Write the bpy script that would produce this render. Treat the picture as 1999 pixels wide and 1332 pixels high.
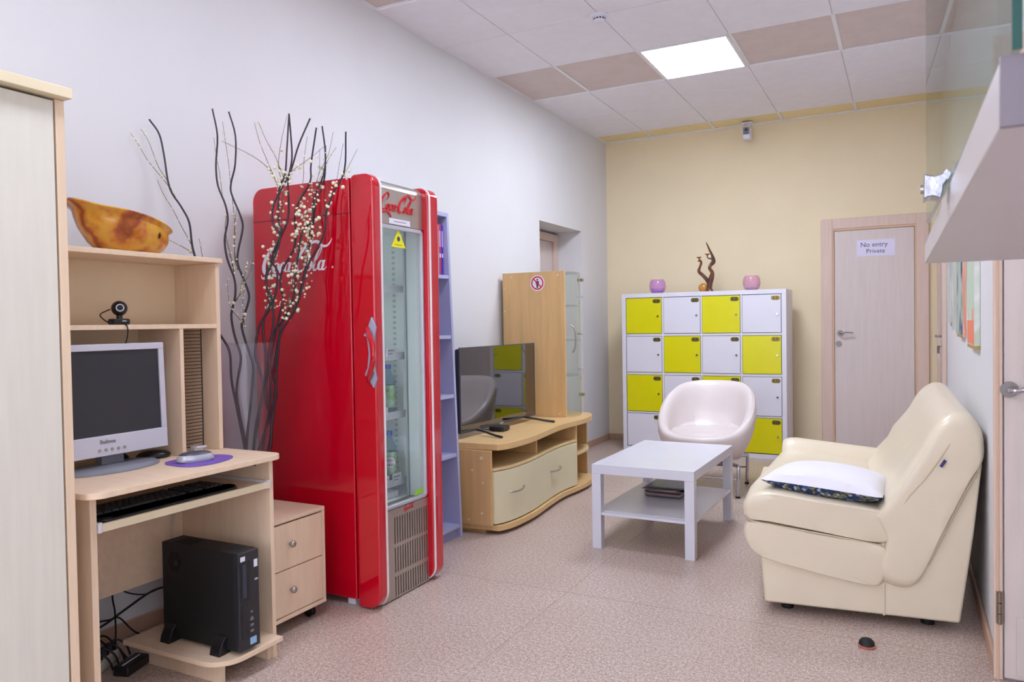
import bpy, bmesh, math, random
from mathutils import Vector, Matrix
from math import sin, cos, pi, radians

for _o in list(bpy.data.objects): bpy.data.objects.remove(_o)
SC = bpy.context.scene
COL = SC.collection

# ------------------------------------------------------------------ camera
def make_camera():
    yaw, pitch, roll, H = -0.4782, -0.0224, -0.0156, 1.2045
    cy, sy, cp, sp = cos(yaw), sin(yaw), cos(pitch), sin(pitch)
    d = Vector((sy*cp, cy*cp, sp)); r = Vector((cy, -sy, 0)); u = r.cross(d)
    r2 = cos(roll)*r + sin(roll)*u; u2 = -sin(roll)*r + cos(roll)*u
    m = Matrix(((r2.x, u2.x, -d.x, 0), (r2.y, u2.y, -d.y, 0), (r2.z, u2.z, -d.z, H), (0, 0, 0, 1)))
    cam = bpy.data.cameras.new('camera'); o = bpy.data.objects.new('camera', cam); COL.objects.link(o)
    o.matrix_world = m
    cam.sensor_width = 36.0; cam.lens = 1483.4*36/1999; cam.clip_start = .02; cam.clip_end = 60
    cam.dof.use_dof = True; cam.dof.focus_distance = 4.2; cam.dof.aperture_fstop = 13
    SC.camera = o
make_camera()

# ------------------------------------------------------------------ world, exposure, light
W = bpy.data.worlds.new('world'); SC.world = W; W.use_nodes = True
W.node_tree.nodes['Background'].inputs[0].default_value = (.75, .82, 1, 1)
W.node_tree.nodes['Background'].inputs[1].default_value = .3
vs = SC.view_settings; vs.view_transform = 'Standard'; vs.look = 'None'; vs.gamma = 1; vs.use_curve_mapping = False
vs.exposure = 1.03
PANEL_STRENGTH = 10.5
PANEL_COLOR = (0.78, 0.85, 1.0)
def area(name, loc, sx, sy, power, col, rot=(0, 0, 0)):
    l = bpy.data.lights.new(name, 'AREA'); l.shape = 'RECTANGLE'; l.size = sx; l.size_y = sy; l.energy = power; l.color = col
    o = bpy.data.objects.new(name, l); o.location = loc; o.rotation_euler = rot; COL.objects.link(o); return o
# unseen soft fill light added at the room's front end, behind the camera
area('fill_light', (-1.2, -2.85, 1.65), 2.6, 2.3, 56, (.80, .87, 1.0), (radians(-90), 0, 0))
# second added fill light, out of view on the right beside the camera
area('fill_light', (1.2, -.6, 1.6), 2.0, 2.8, 15, (.84, .88, 1.0), (0, radians(90), 0))

# ------------------------------------------------------------------ materials
def lin(c):
    return tuple(((v/255)/12.92 if v/255 <= .04045 else ((v/255+.055)/1.055)**2.4) for v in c)
MATS = {}
def mat(name, col=(200, 200, 200), rough=.5, metal=0., spec=.5, coat=0., bump=0., bscale=60, noise=0., nscale=8, stretch=None, col2=None, emit=0.):
    if name in MATS: return MATS[name]
    m = bpy.data.materials.new(name); m.use_nodes = True; nt = m.node_tree; N = nt.nodes; L = nt.links
    b = N['Principled BSDF']; b.inputs['Roughness'].default_value = rough; b.inputs['Metallic'].default_value = metal
    b.inputs['Specular IOR Level'].default_value = spec; b.inputs['Coat Weight'].default_value = coat; b.inputs['Coat Roughness'].default_value = .04
    c = lin(col) + (1,); b.inputs['Base Color'].default_value = c
    tc = N.new('ShaderNodeTexCoord'); mp = N.new('ShaderNodeMapping'); L.new(tc.outputs['Object'], mp.inputs[0])
    if stretch: mp.inputs['Scale'].default_value = stretch
    nz = N.new('ShaderNodeTexNoise'); nz.inputs['Scale'].default_value = nscale; nz.inputs['Detail'].default_value = 5
    L.new(mp.outputs[0], nz.inputs['Vector'])
    if noise > 0 or col2:
        rp = N.new('ShaderNodeValToRGB'); rp.color_ramp.elements[0].position = .35; rp.color_ramp.elements[1].position = .65
        c2 = lin(col2) if col2 else tuple(v*(1-noise) for v in lin(col))
        rp.color_ramp.elements[0].color = tuple(c2)+(1,); rp.color_ramp.elements[1].color = c
        L.new(nz.outputs['Fac'], rp.inputs[0]); L.new(rp.outputs[0], b.inputs['Base Color'])
    if bump > 0:
        n2 = N.new('ShaderNodeTexNoise'); n2.inputs['Scale'].default_value = bscale; n2.inputs['Detail'].default_value = 4
        L.new(tc.outputs['Object'], n2.inputs['Vector'])
        bp = N.new('ShaderNodeBump'); bp.inputs['Strength'].default_value = bump; bp.inputs['Distance'].default_value = .004
        L.new(n2.outputs['Fac'], bp.inputs['Height']); L.new(bp.outputs[0], b.inputs['Normal'])
    if emit: b.inputs['Emission Color'].default_value = c; b.inputs['Emission Strength'].default_value = emit
    MATS[name] = m; return m
def glass(name, tint=(235, 242, 240), ior=1.45, rough=.0, body=0.0, bodycol=(200, 210, 210)):
    """thin clear glass: see-through body, Fresnel mirror on top, optional milky film"""
    m = bpy.data.materials.new(name); m.use_nodes = True; nt = m.node_tree; N = nt.nodes; L = nt.links
    N.remove(N['Principled BSDF']); out = N['Material Output']
    tr = N.new('ShaderNodeBsdfTransparent'); tr.inputs[0].default_value = lin(tint)+(1,)
    gl = N.new('ShaderNodeBsdfGlossy'); gl.inputs['Roughness'].default_value = rough
    fr = N.new('ShaderNodeFresnel'); ge = N.new('ShaderNodeNewGeometry'); mr = N.new('ShaderNodeMapRange')   # same mirror strength on both faces of the sheet
    mr.inputs['To Min'].default_value = ior; mr.inputs['To Max'].default_value = 1/ior; L.new(ge.outputs['Backfacing'], mr.inputs['Value']); L.new(mr.outputs[0], fr.inputs[0])
    mx = N.new('ShaderNodeMixShader'); L.new(fr.outputs[0], mx.inputs[0])
    src = tr
    if body > 0:
        df = N.new('ShaderNodeBsdfDiffuse'); df.inputs[0].default_value = lin(bodycol)+(1,)
        nz = N.new('ShaderNodeTexNoise'); nz.inputs['Scale'].default_value = 3
        m1 = N.new('ShaderNodeMixShader'); m1.inputs[0].default_value = body
        L.new(tr.outputs[0], m1.inputs[1]); L.new(df.outputs[0], m1.inputs[2]); src = m1
    L.new(src.outputs[0], mx.inputs[1]); L.new(gl.outputs[0], mx.inputs[2]); L.new(mx.outputs[0], out.inputs[0])
    MATS[name] = m; return m

# ------------------------------------------------------------------ mesh helpers
def nb(): return bmesh.new()
def box(bm, x0, x1, y0, y1, z0, z1):
    r = bmesh.ops.create_cube(bm, size=1.0)
    for v in r['verts']:
        v.co = Vector(((x0+x1)/2+v.co.x*(x1-x0), (y0+y1)/2+v.co.y*(y1-y0), (z0+z1)/2+v.co.z*(z1-z0)))
    return r['verts']
def prism(bm, pts, axis, a, b):
    """closed 2-D outline swept along an axis ('x': pts=(y,z), 'y': pts=(x,z), 'z': pts=(x,y))"""
    def mk(p, t):
        return {'x': (t, p[0], p[1]), 'y': (p[0], t, p[1]), 'z': (p[0], p[1], t)}[axis]
    A = [bm.verts.new(mk(p, a)) for p in pts]; B = [bm.verts.new(mk(p, b)) for p in pts]
    n = len(pts)
    bm.faces.new(A); bm.faces.new(B[::-1])
    for i in range(n): bm.faces.new((A[i], B[i], B[(i+1) % n], A[(i+1) % n]))
def loft(bm, rings, cap=True, closed=True):
    R = [[bm.verts.new(p) for p in r] for r in rings]; n = len(R[0])
    for a, b in zip(R, R[1:]):
        for i in range(n if closed else n-1): bm.faces.new((a[i], b[i], b[(i+1) % n], a[(i+1) % n]))
    if cap: bm.faces.new(R[0]); bm.faces.new(R[-1][::-1])
def lathe(bm, prof, cx, cy, n=32, cap=True):
    """prof: list of (radius, z)"""
    loft(bm, [[(cx+r*cos(2*pi*i/n), cy+r*sin(2*pi*i/n), z) for i in range(n)] for r, z in prof], cap)
def smoothpts(pts, n=4):
    P = [Vector(p) for p in pts]; out = []
    for i in range(len(P)-1):
        p0 = P[i-1] if i > 0 else P[0]*2-P[1]; p1, p2 = P[i], P[i+1]; p3 = P[i+2] if i+2 < len(P) else P[i+1]*2-P[i]
        for k in range(n):
            t = k/n
            out.append(.5*((2*p1)+(-p0+p2)*t+(2*p0-5*p1+4*p2-p3)*t*t+(-p0+3*p1-3*p2+p3)*t**3))
    out.append(P[-1]); return out
def tube(bm, pts, r, n=8, sm=0, r2=None):
    P = smoothpts(pts, sm) if sm else [Vector(p) for p in pts]
    rings = []; up = None
    for i, p in enumerate(P):
        t = (P[min(i+1, len(P)-1)]-P[max(i-1, 0)]).normalized()
        if up is None: up = Vector((0, 0, 1)) if abs(t.z) < .9 else Vector((1, 0, 0))
        a = t.cross(up).normalized(); up = a.cross(t).normalized()
        rr = r if r2 is None else r+(r2-r)*i/(len(P)-1)
        rings.append([p+rr*(cos(2*pi*k/n)*a+sin(2*pi*k/n)*up) for k in range(n)])
    loft(bm, rings)
def rrect(x0, x1, y0, y1, r, n=5):
    """rounded rectangle; r = radius or 4 radii (x1y1, x0y1, x0y0, x1y0)"""
    rs = r if isinstance(r, (tuple, list)) else (r,)*4; pts = []
    for k, (cx, cy, sx, sy) in enumerate(((x1, y1, -1, -1), (x0, y1, 1, -1), (x0, y0, 1, 1), (x1, y0, -1, 1))):
        q = rs[k]
        if q <= 0: pts.append((cx, cy)); continue
        for i in range(n+1):
            a = (k+i/n)*pi/2
            pts.append((cx+sx*q+q*cos(a), cy+sy*q+q*sin(a)))
    return pts
def ball(bm, c, r, u=12, v=8, sc=(1, 1, 1)):
    R = bmesh.ops.create_uvsphere(bm, u_segments=u, v_segments=v, radius=r)
    for q in R['verts']: q.co = Vector((c[0]+q.co.x*sc[0], c[1]+q.co.y*sc[1], c[2]+q.co.z*sc[2]))
def cyl(bm, p, q, r, n=16, r2=None): tube(bm, [p, q], r, n, r2=r2)

def root_loc(o):
    while o.parent: o = o.parent
    return o
def part(name, bm, m, parent=None, bevel=0, smooth=False, local=False, seg=2, **props):
    """one mesh object. Geometry is given in room coordinates unless local=True"""
    me = bpy.data.meshes.new(name)
    bmesh.ops.recalc_face_normals(bm, faces=bm.faces)
    if parent is not None and not local:
        r = root_loc(parent)
        if r.type == 'EMPTY':
            inv = Matrix.LocRotScale(r.location, r.rotation_euler, None).inverted()
            bmesh.ops.transform(bm, matrix=inv, verts=bm.verts)
    bm.to_mesh(me); bm.free()
    if smooth:
        for p in me.polygons: p.use_smooth = True
    if m is not None: me.materials.append(m)
    o = bpy.data.objects.new(name, me); COL.objects.link(o)
    if parent is not None: o.parent = parent
    if bevel:
        b = o.modifiers.new('bevel', 'BEVEL'); b.width = bevel; b.segments = seg; b.limit_method = 'ANGLE'; b.angle_limit = radians(40)
        for p in me.polygons: p.use_smooth = True
        w = o.modifiers.new('wn', 'WEIGHTED_NORMAL')
    elif smooth:
        e = o.modifiers.new('es', 'EDGE_SPLIT'); e.split_angle = radians(35)
    for k, v in props.items(): o[k] = v
    return o
def thing(name, label, cat, loc=(0, 0, 0), rotz=0, group=None):
    o = bpy.data.objects.new(name, None); COL.objects.link(o); o.location = loc; o.rotation_euler = (0, 0, rotz)
    o.empty_display_size = .05; o['label'] = label; o['category'] = cat
    if group: o['group'] = group
    return o
def tag(o, label, cat, group=None):
    o['label'] = label; o['category'] = cat
    if group: o['group'] = group
    return o
def struct(name, bm, m, label=None, **k):
    o = part(name, bm, m, kind='structure', **k)
    if label: o['label'] = label
    return o
def bx(name, m, parent, x0, x1, y0, y1, z0, z1, bevel=0, local=False, **p):
    b = nb(); box(b, x0, x1, y0, y1, z0, z1); return part(name, b, m, parent, bevel=bevel, local=local, **p)
def text(name, s, size, m, parent, origin, ux, uy, depth=.0006, shear=0, align='CENTER', local=False, **p):
    """flat lettering: origin = room point of the text's centre, ux / uy = reading and up directions"""
    cu = bpy.data.curves.new('t', 'FONT'); cu.body = s; cu.size = size; cu.align_x = align; cu.align_y = 'CENTER'; cu.shear = shear; cu.extrude = depth
    cu.resolution_u = 3
    to = bpy.data.objects.new('t', cu); COL.objects.link(to)
    me = bpy.data.meshes.new_from_object(to); bpy.data.objects.remove(to); bpy.data.curves.remove(cu)
    b = nb(); b.from_mesh(me); bpy.data.meshes.remove(me)
    ux = Vector(ux).normalized(); uy = Vector(uy).normalized(); n = ux.cross(uy)
    for v in b.verts: v.co = Vector(origin)+ux*v.co.x+uy*v.co.y+n*v.co.z
    return part(name, b, m, parent, local=local, **p)

# script lettering of the drinks fridge, drawn stroke by stroke: (x, y, width)
def ell(cx, cy, rx, ry, w0, w1, n=12, a0=60, a1=420):
    return [(cx+rx*cos(radians(a0+(a1-a0)*i/n)), cy+ry*sin(radians(a0+(a1-a0)*i/n)), w0+(w1-w0)*abs(cos(radians(a0+(a1-a0)*i/n)))) for i in range(n+1)]
SCRIPT = [
    [(1.45, 1.45, .05), (1.75, 1.9, .1), (1.75, 2.3, .14), (1.4, 2.55, .2), (.9, 2.3, .3), (.42, 1.6, .42), (.25, .9, .46), (.4, .25, .4), (.8, -.05, .28), (1.25, .15, .16), (1.55, .55, .06)],
    [(.1, -.15, .03), (.3, -.45, .14), (.75, -.5, .26), (1.35, -.3, .3), (2.0, -.25, .28), (2.6, -.5, .24), (3.1, -.95, .04)],
    ell(1.95, .48, .3, .46, .1, .3), [(1.95, .95, .08), (2.25, .8, .08), (2.5, .85, .06)],
    [(3.0, .72, .14), (2.95, .92, .12), (2.75, .9, .2), (2.52, .5, .3), (2.6, .1, .26), (2.85, .02, .14), (3.2, .35, .07)],
    ell(3.45, .48, .28, .44, .1, .28), [(3.78, .95, .22), (3.7, .5, .26), (3.72, .12, .22), (3.95, .05, .12), (4.15, .3, .06)],
    [(4.02, .72, .2), (4.4, .82, .2)],
    [(5.75, 1.35, .05), (6.0, 1.8, .1), (6.05, 2.2, .15), (5.8, 2.5, .22), (5.35, 2.35, .3), (4.85, 1.65, .42), (4.6, .9, .46), (4.72, .22, .4), (5.1, -.05, .28), (5.55, .15, .16), (5.85, .55, .06)],
    [(5.35, 1.7, .03), (5.6, 2.15, .14), (6.1, 2.7, .26), (6.75, 2.75, .3), (7.4, 2.35, .26), (8.0, 2.3, .22), (8.35, 2.6, .14), (8.5, 3.0, .03)],
    ell(6.25, .48, .3, .46, .1, .3), [(6.25, .95, .08), (6.5, .85, .07)],
    [(6.75, .5, .06), (7.2, 1.3, .1), (7.45, 2.0, .12), (7.3, 2.15, .12), (7.0, 1.5, .22), (6.85, .6, .28), (6.95, .1, .24), (7.2, .05, .14), (7.4, .3, .06)],
    ell(7.75, .48, .28, .44, .1, .28), [(8.1, .95, .22), (8.0, .5, .26), (8.02, .12, .22), (8.25, .05, .12), (8.5, .3, .04)],
]
def script_logo(name, m, parent, o, ux, uy, length, depth, **p):
    """o = lower-left of the lettering, in room coordinates"""
    k = length/8.6; o = Vector(o); ux = Vector(ux).normalized(); uy = Vector(uy).normalized(); nn = ux.cross(uy)
    b = nb()
    for si, st in enumerate(SCRIPT):
        P = smoothpts(st, 4)
        q = []
        for i, p_ in enumerate(P):
            a = P[min(i+1, len(P)-1)]-P[max(i-1, 0)]; a = Vector((a.x, a.y)); a.normalize()
            w = max(p_.z, .03)*.5; q.append(((p_.x-a.y*w, p_.y+a.x*w), (p_.x+a.y*w, p_.y-a.x*w)))
        def W3(t, h):
            x = t[0]+t[1]*.28; return o+ux*(x*k)+uy*(t[1]*k)+nn*(h+si*1e-5)
        top = [[b.verts.new(W3(t, depth)) for t in pr] for pr in q]; bot = [[b.verts.new(W3(t, 0)) for t in pr] for pr in q]
        for i in range(len(q)-1):
            b.faces.new((top[i][0], top[i][1], top[i+1][1], top[i+1][0]))
            b.faces.new((top[i][0], top[i+1][0], bot[i+1][0], bot[i][0])); b.faces.new((top[i][1], bot[i][1], bot[i+1][1], top[i+1][1]))
        b.faces.new((top[0][0], bot[0][0], bot[0][1], top[0][1])); b.faces.new((top[-1][0], top[-1][1], bot[-1][1], bot[-1][0]))
    return part(name, b, m, parent, **p)

# materials used throughout
M_wall = mat('wall_paint', (227, 225, 226), .75, noise=.02, nscale=3, bump=.15, bscale=25)
M_wallb = mat('wall_paint_cream', (243, 226, 190), .75, noise=.03, nscale=3, bump=.15, bscale=25)
M_frame = mat('door_frame_veneer', (226, 200, 184), .5, noise=.06, nscale=6, stretch=(8, 8, .6))
M_leaf = mat('door_leaf_veneer', (222, 208, 202), .45, noise=.05, nscale=5, stretch=(9, 9, .7))
M_base = mat('baseboard_pvc', (196, 160, 136), .5, noise=.06, nscale=10)
M_chrome = mat('chrome', (190, 190, 196), .16, 1.0)
M_steel = mat('satin_steel', (180, 176, 170), .32, 1.0)
M_maple = mat('maple_laminate', (238, 210, 180), .42, noise=.07, nscale=5, stretch=(1.2, 9, 9))
M_mapleV = mat('maple_laminate_upright', (238, 210, 180), .42, noise=.07, nscale=5, stretch=(9, 9, .9))
M_mapleE = mat('maple_edge', (236, 220, 186), .42, noise=.04, nscale=6)
M_birch = mat('birch_laminate', (226, 220, 206), .45, noise=.05, nscale=5, stretch=(9, 9, .7))
M_beech = mat('beech_laminate', (226, 188, 130), .4, noise=.1, nscale=4, stretch=(7, .8, 7))
M_beechV = mat('beech_laminate_upright', (226, 184, 126), .4, noise=.12, nscale=4, stretch=(8, 8, .7))
M_beechE = mat('beech_edge', (228, 198, 144), .4, noise=.08, nscale=5, stretch=(6, .8, 6))
M_cream = mat('cream_drawer_front', (226, 216, 180), .35, noise=.02)
M_white = mat('white_lacquer', (228, 226, 236), .35, noise=.015)
M_whiteg = mat('white_gloss', (216, 216, 226), .2, noise=.01)
M_yellow = mat('yellow_lacquer', (226, 220, 0), .3, noise=.02)
M_black = mat('black_plastic', (22, 22, 25), .35, noise=.1)
M_blackm = mat('black_matt', (18, 18, 20), .6, noise=.1)
M_red = mat('red_enamel', (196, 0, 30), .07, coat=.6, noise=.02)
M_silver = mat('silver_plastic', (196, 196, 204), .3, .35)
M_leatherP = mat('pale_leather', (226, 214, 210), .35, noise=.03, bump=.12, bscale=140, coat=.15)
M_leather = mat('cream_leather', (234, 220, 194), .33, noise=.03, bump=.12, bscale=140, coat=.15)
M_greyblue = mat('lilac_grey_laminate', (150, 152, 190), .45, noise=.03)
M_greyblueE = mat('lilac_grey_edge', (176, 180, 215), .4, noise=.02)
M_red_ink = mat('red_lettering', (205, 20, 35), .35)
M_white_ink = mat('white_lettering', (235, 232, 240), .4)
M_dark_ink = mat('dark_lettering', (60, 58, 66), .5)
M_cable = mat('cable_rubber', (12, 12, 14), .45)
G_clear = glass('clear_glass', (242, 246, 244))
G_pane = glass('pane_glass', (225, 238, 232), 1.5)
G_cab = glass('cabinet_glass', (250, 253, 251), 1.45)
G_vase = glass('vase_glass', (250, 250, 252), 1.42, body=.035, bodycol=(215, 212, 226))
G_fridge = glass('fridge_glass', (240, 244, 243), 1.5)
# ================================================================== THE ROOM
XL, XR, YB, YF, ZC = -2.727, .27, 7.418, -3.0, 3.05
XN, YJ = 1.25, 2.97          # the room is wider on the near side of the jog at YJ
# floor: speckled vinyl laid in wide sheets
def floor_mat():
    m = bpy.data.materials.new('speckled_vinyl'); m.use_nodes = True; nt = m.node_tree; N = nt.nodes; L = nt.links
    b = N['Principled BSDF']; b.inputs['Roughness'].default_value = .34; b.inputs['Specular IOR Level'].default_value = .5
    tc = N.new('ShaderNodeTexCoord')
    def noise(s, d=2):
        n = N.new('ShaderNodeTexNoise'); n.inputs['Scale'].default_value = s; n.inputs['Detail'].default_value = d; L.new(tc.outputs['Object'], n.inputs['Vector']); return n
    def ramp(src, els):
        r = N.new('ShaderNodeValToRGB'); c = r.color_ramp
        while len(c.elements) < len(els): c.elements.new(.5)
        for e, (p, k) in zip(c.elements, els): e.position = p; e.color = lin(k)+(1,)
        L.new(src, r.inputs[0]); return r
    a = ramp(noise(190).outputs['Fac'], [(.36, (168, 144, 132)), (.46, (202, 182, 172)), (.55, (212, 196, 187)), (.64, (236, 224, 218))])
    c = ramp(noise(75).outputs['Fac'], [(.38, (214, 202, 194)), (.6, (255, 255, 255))])
    e = ramp(noise(1.2, 3).outputs['Fac'], [(.3, (238, 232, 228)), (.7, (255, 255, 255))])
    m1 = N.new('ShaderNodeMix'); m1.data_type = 'RGBA'; m1.blend_type = 'MULTIPLY'; m1.inputs[0].default_value = .8
    L.new(a.outputs[0], m1.inputs[6]); L.new(c.outputs[0], m1.inputs[7])
    m2 = N.new('ShaderNodeMix'); m2.data_type = 'RGBA'; m2.blend_type = 'MULTIPLY'; m2.inputs[0].default_value = 1
    L.new(m1.outputs[2], m2.inputs[6]); L.new(e.outputs[0], m2.inputs[7]); L.new(m2.outputs[2], b.inputs['Base Color'])
    bp = N.new('ShaderNodeBump'); bp.inputs['Strength'].default_value = .08; bp.inputs['Distance'].default_value = .002
    L.new(noise(150).outputs['Fac'], bp.inputs['Height']); L.new(bp.outputs[0], b.inputs['Normal'])
    return m
b = nb(); box(b, XL-.4, XN+.2, YF-.2, YB+.2, -.1, 0); FL = struct('floor', b, floor_mat())
M_seam = mat('vinyl_weld', (176, 150, 134), .4)
b = nb()
for y in (-.9, 1.1, 3.1, 5.1, 7.1): box(b, XL, XN if y < YJ else XR, y-.0015, y+.0015, 0, .0006)
for x in (-1.35,): box(b, x-.0015, x+.0015, YF, YB, 0, .0006)
part('seam', b, M_seam, FL)

# ceiling: grid of T-bars with lay-in tiles
M_slab = mat('ceiling_void', (150, 145, 140), .9)
M_tileW = mat('ceiling_tile_white', (242, 238, 243), .85, noise=.03, nscale=14, bump=.1, bscale=120)
M_tileB = mat('ceiling_tile_buff', (222, 206, 200), .9, noise=.06, nscale=10, bump=.2, bscale=120)
M_tileY = mat('ceiling_tile_cream', (247, 228, 176), .85, noise=.04, nscale=10)
M_bar = mat('grid_bar_white', (238, 236, 238), .5)
b = nb(); box(b, XL-.1, XN+.1, YF-.1, YB+.1, ZC+.02, ZC+.12); CE = struct('ceiling', b, M_slab)
CX = [XL, -2.2235, -1.610, -.997, -.384, .229, .842, XN]
CY = [YF, -2.68, -1.985, -1.287, -.589, .11, .808, 1.506, 2.205, 2.902, 3.60, 4.299, 4.997, 5.696, 6.394, 7.093, YB]
LIGHTS = [(2, 12), (2, 9), (2, 6), (2, 3)]
for j in range(len(CY)-1):
    for i in range(len(CX)-1):
        if (i, j) in LIGHTS: continue
        x0, x1, y0, y1 = CX[i], CX[i+1], CY[j], CY[j+1]
        if j >= 9 and i == 5: x1 = XR
        if j >= 9 and i > 5: continue
        buff = j in (12, 9, 6, 3); yel = j == 15
        if buff or yel: bx('ceiling_tile', M_tileY if yel else M_tileB, CE, x0+.004, x1-.004, y0+.004, y1-.004, 3.046, 3.058)
        else: bx('ceiling_tile', M_tileW, CE, x0+.003, x1-.003, y0+.003, y1-.003, 3.033, 3.049, bevel=.0015)
for x in CX[1:-1]: bx('grid_bar', M_bar, CE, x-.012, x+.012, YF, YB if x < XR else YJ, 3.040, 3.0445)
for y in CY[1:-1]:
    for i in range(len(CX)-1 if y < YJ else 6): bx('grid_bar', M_bar, CE, CX[i]+.012, CX[i+1]-.012, y-.012, y+.012, 3.040, 3.0445)
b = nb(); box(b, XL, XL+.018, YF, YB, 3.034, 3.046); struct('trim_1', b, M_bar)
b = nb(); box(b, XL+.018, XR, YB-.018, YB, 3.034, 3.046); struct('trim_2', b, M_bar)
# lamps in the grid
def panel(i, j, label, power=1.0):
    x0, x1, y0, y1 = CX[i]+.012, CX[i+1]-.012, CY[j]+.012, CY[j+1]-.012
    t = thing('ceiling_light', label, 'ceiling light', ((x0+x1)/2, (y0+y1)/2, 3.03), group='square panel lights in the ceiling')
    b = nb()
    for q in ((x0, x0+.014, y0, y1), (x1-.014, x1, y0, y1), (x0+.014, x1-.014, y0, y0+.014), (x0+.014, x1-.014, y1-.014, y1)): box(b, *q, 3.030, 3.05)
    part('frame', b, M_bar, t)
    m = MATS.get('panel_diffuser_%g' % power)
    if not m:
        m = bpy.data.materials.new('panel_diffuser'); m.use_nodes = True; bb = m.node_tree.nodes['Principled BSDF']
        bb.inputs['Base Color'].default_value = (.9, .9, .9, 1); bb.inputs['Emission Color'].default_value = PANEL_COLOR+(1,); bb.inputs['Emission Strength'].default_value = PANEL_STRENGTH*power
        MATS['panel_diffuser_%g' % power] = m
    bx('diffuser', m, t, x0+.014, x1-.014, y0+.014, y1-.014, 3.034, 3.046)
panel(2, 12, 'bright square panel light in the buff row of ceiling tiles', 1.95)
for k, (i, j) in enumerate(LIGHTS[1:]):
    panel(i, j, ('square panel light overhead between fridge and sofa', 'square panel light above the computer desk', 'square panel light furthest from the lockers')[k], (1.1, .8, 1.0)[k])

# walls
NY0, NY1, NZ, NX = 5.795, 6.727, 2.072, -2.99
b = nb()
box(b, XL-.12, XL, YF, NY0, 0, ZC); box(b, XL-.12, XL, NY1, YB, 0, ZC); box(b, XL-.12, XL, NY0, NY1, NZ, ZC)
box(b, NX-.1, XL-.12, NY0-.1, NY0, 0, NZ+.1); box(b, NX-.1, XL-.12, NY1, NY1+.1, 0, NZ+.1); box(b, NX-.1, XL-.12, NY0, NY1, NZ, NZ+.1); box(b, NX-.1, NX-.04, NY0-.1, NY1+.1, 0, NZ+.1)
struct('wall_left', b, M_wall)
b = nb(); box(b, XL-.4, XR+.12, YB, YB+.12, 0, ZC); struct('wall_back', b, M_wallb)
b = nb(); prism(b, [(XR, YB), (XR, YJ), (XN, YJ), (XN, YF), (XN+.12, YF), (XN+.12, YJ+.12), (XR+.12, YJ+.12), (XR+.12, YB)], 'z', 0, ZC); struct('wall_right', b, M_wall)
b = nb(); box(b, XL-.12, XN+.12, YF-.12, YF, 0, ZC); struct('wall_front', b, M_wall)
def skirt(name, *r):
    b = nb()
    for q in r: box(b, *q, 0, .062)
    struct(name, b, M_base, bevel=.004)
skirt('baseboard_left', (XL, XL+.014, YF, NY0), (XL, XL+.014, NY1, YB-.014))
skirt('baseboard_back', (XL, -.69, YB-.014, YB))
skirt('baseboard_right', (XR-.014, XR, YJ+.0, 6.42))

# door in the back wall
M_rose = mat('brushed_rose', (130, 126, 124), .4, 1.0)
def lever(parent, o, u, n, L=.11):
    """lever handle: o = rose centre on the leaf, u = lever direction, n = out of the door"""
    o = Vector(o); u = Vector(u); n = Vector(n)
    b = nb(); cyl(b, o, o+n*.01, .026, 20); h = part('handle_rose', b, M_rose, parent, smooth=True)
    b = nb(); tube(b, [o+n*.01, o+n*.045, o+n*.055+u*.02, o+n*.05+u*.06+Vector((0, 0, .006)), o+n*.047+u*L], .0095, 10, 4, r2=.007); part('handle', b, M_chrome, parent, smooth=True)
D1 = thing('door_1', 'pale veneer door with a paper notice beside the lockers', 'door', (-.25, YB, 0)); D1['kind'] = 'structure'
b = nb(); box(b, -.676, -.583, YB-.03, YB-.001, 0, 2.10); box(b, .085, .178, YB-.03, YB-.001, 0, 2.10); box(b, -.583, .085, YB-.03, YB-.001, 2.01, 2.10)
part('door_frame', b, M_frame, D1, bevel=.004)
b = nb(); box(b, -.583, -.570, YB-.022, YB-.001, 0, 2.01); box(b, .072, .085, YB-.022, YB-.001, 0, 2.01); box(b, -.570, .072, YB-.022, YB-.001, 1.992, 2.01)
part('door_stop', b, mat('door_stop_veneer', (222, 184, 152), .5, noise=.05), D1)
bx('door_leaf', M_leaf, D1, -.566, .068, YB-.014, YB-.001, .006, 1.988, bevel=.002)
lever(D1, (-.522, YB-.014, 1.078), (1, 0, 0), (0, -1, 0))
b = nb(); cyl(b, (-.535, YB-.014, .983), (-.535, YB-.026, .983), .024, 20); part('lock_rose', b, M_rose, D1, smooth=True)
S = thing('paper_sign', 'white No entry Private paper notice taped on the pale door', 'sign', (-.232, YB-.0145, 1.82))
b = nb(); box(b, -.384, -.081, YB-.0158, YB-.0146, 1.752, 1.897); part('sheet', b, mat('notice_paper', (232, 226, 250), .7), S)
text('lettering', 'No entry', .058, M_dark_ink, S, (-.245, YB-.0162, 1.852), (1, 0, 0), (0, 0, 1))
text('lettering', 'Private', .054, M_dark_ink, S, (-.232, YB-.0162, 1.795), (1, 0, 0), (0, 0, 1))

# door in the right wall close to the back corner, seen edge on
D2 = thing('door_2', 'door in the right wall seen almost edge on with keys in its lock', 'door', (XR, 6.9, 0)); D2['kind'] = 'structure'
b = nb(); box(b, XR-.03, XR-.001, 6.45, 6.54, 0, 2.10); box(b, XR-.03, XR-.001, 7.30, 7.386, 0, 2.10); box(b, XR-.03, XR-.001, 6.54, 7.30, 2.01, 2.10)
part('door_frame', b, M_frame, D2, bevel=.004)
bx('door_leaf', M_leaf, D2, XR-.012, XR-.001, 6.545, 7.295, .006, 2.005)
lever(D2, (XR-.012, 6.61, 1.06), (0, 1, 0), (-1, 0, 0), .12)
b = nb(); cyl(b, (XR-.012, 6.61, .985), (XR-.022, 6.61, .985), .024, 16); part('lock_rose', b, M_chrome, D2, smooth=True)
K = thing('key_ring', 'small keys hanging in the lock of the edge-on door', 'keys', (XR-.05, 6.61, .95))
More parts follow.
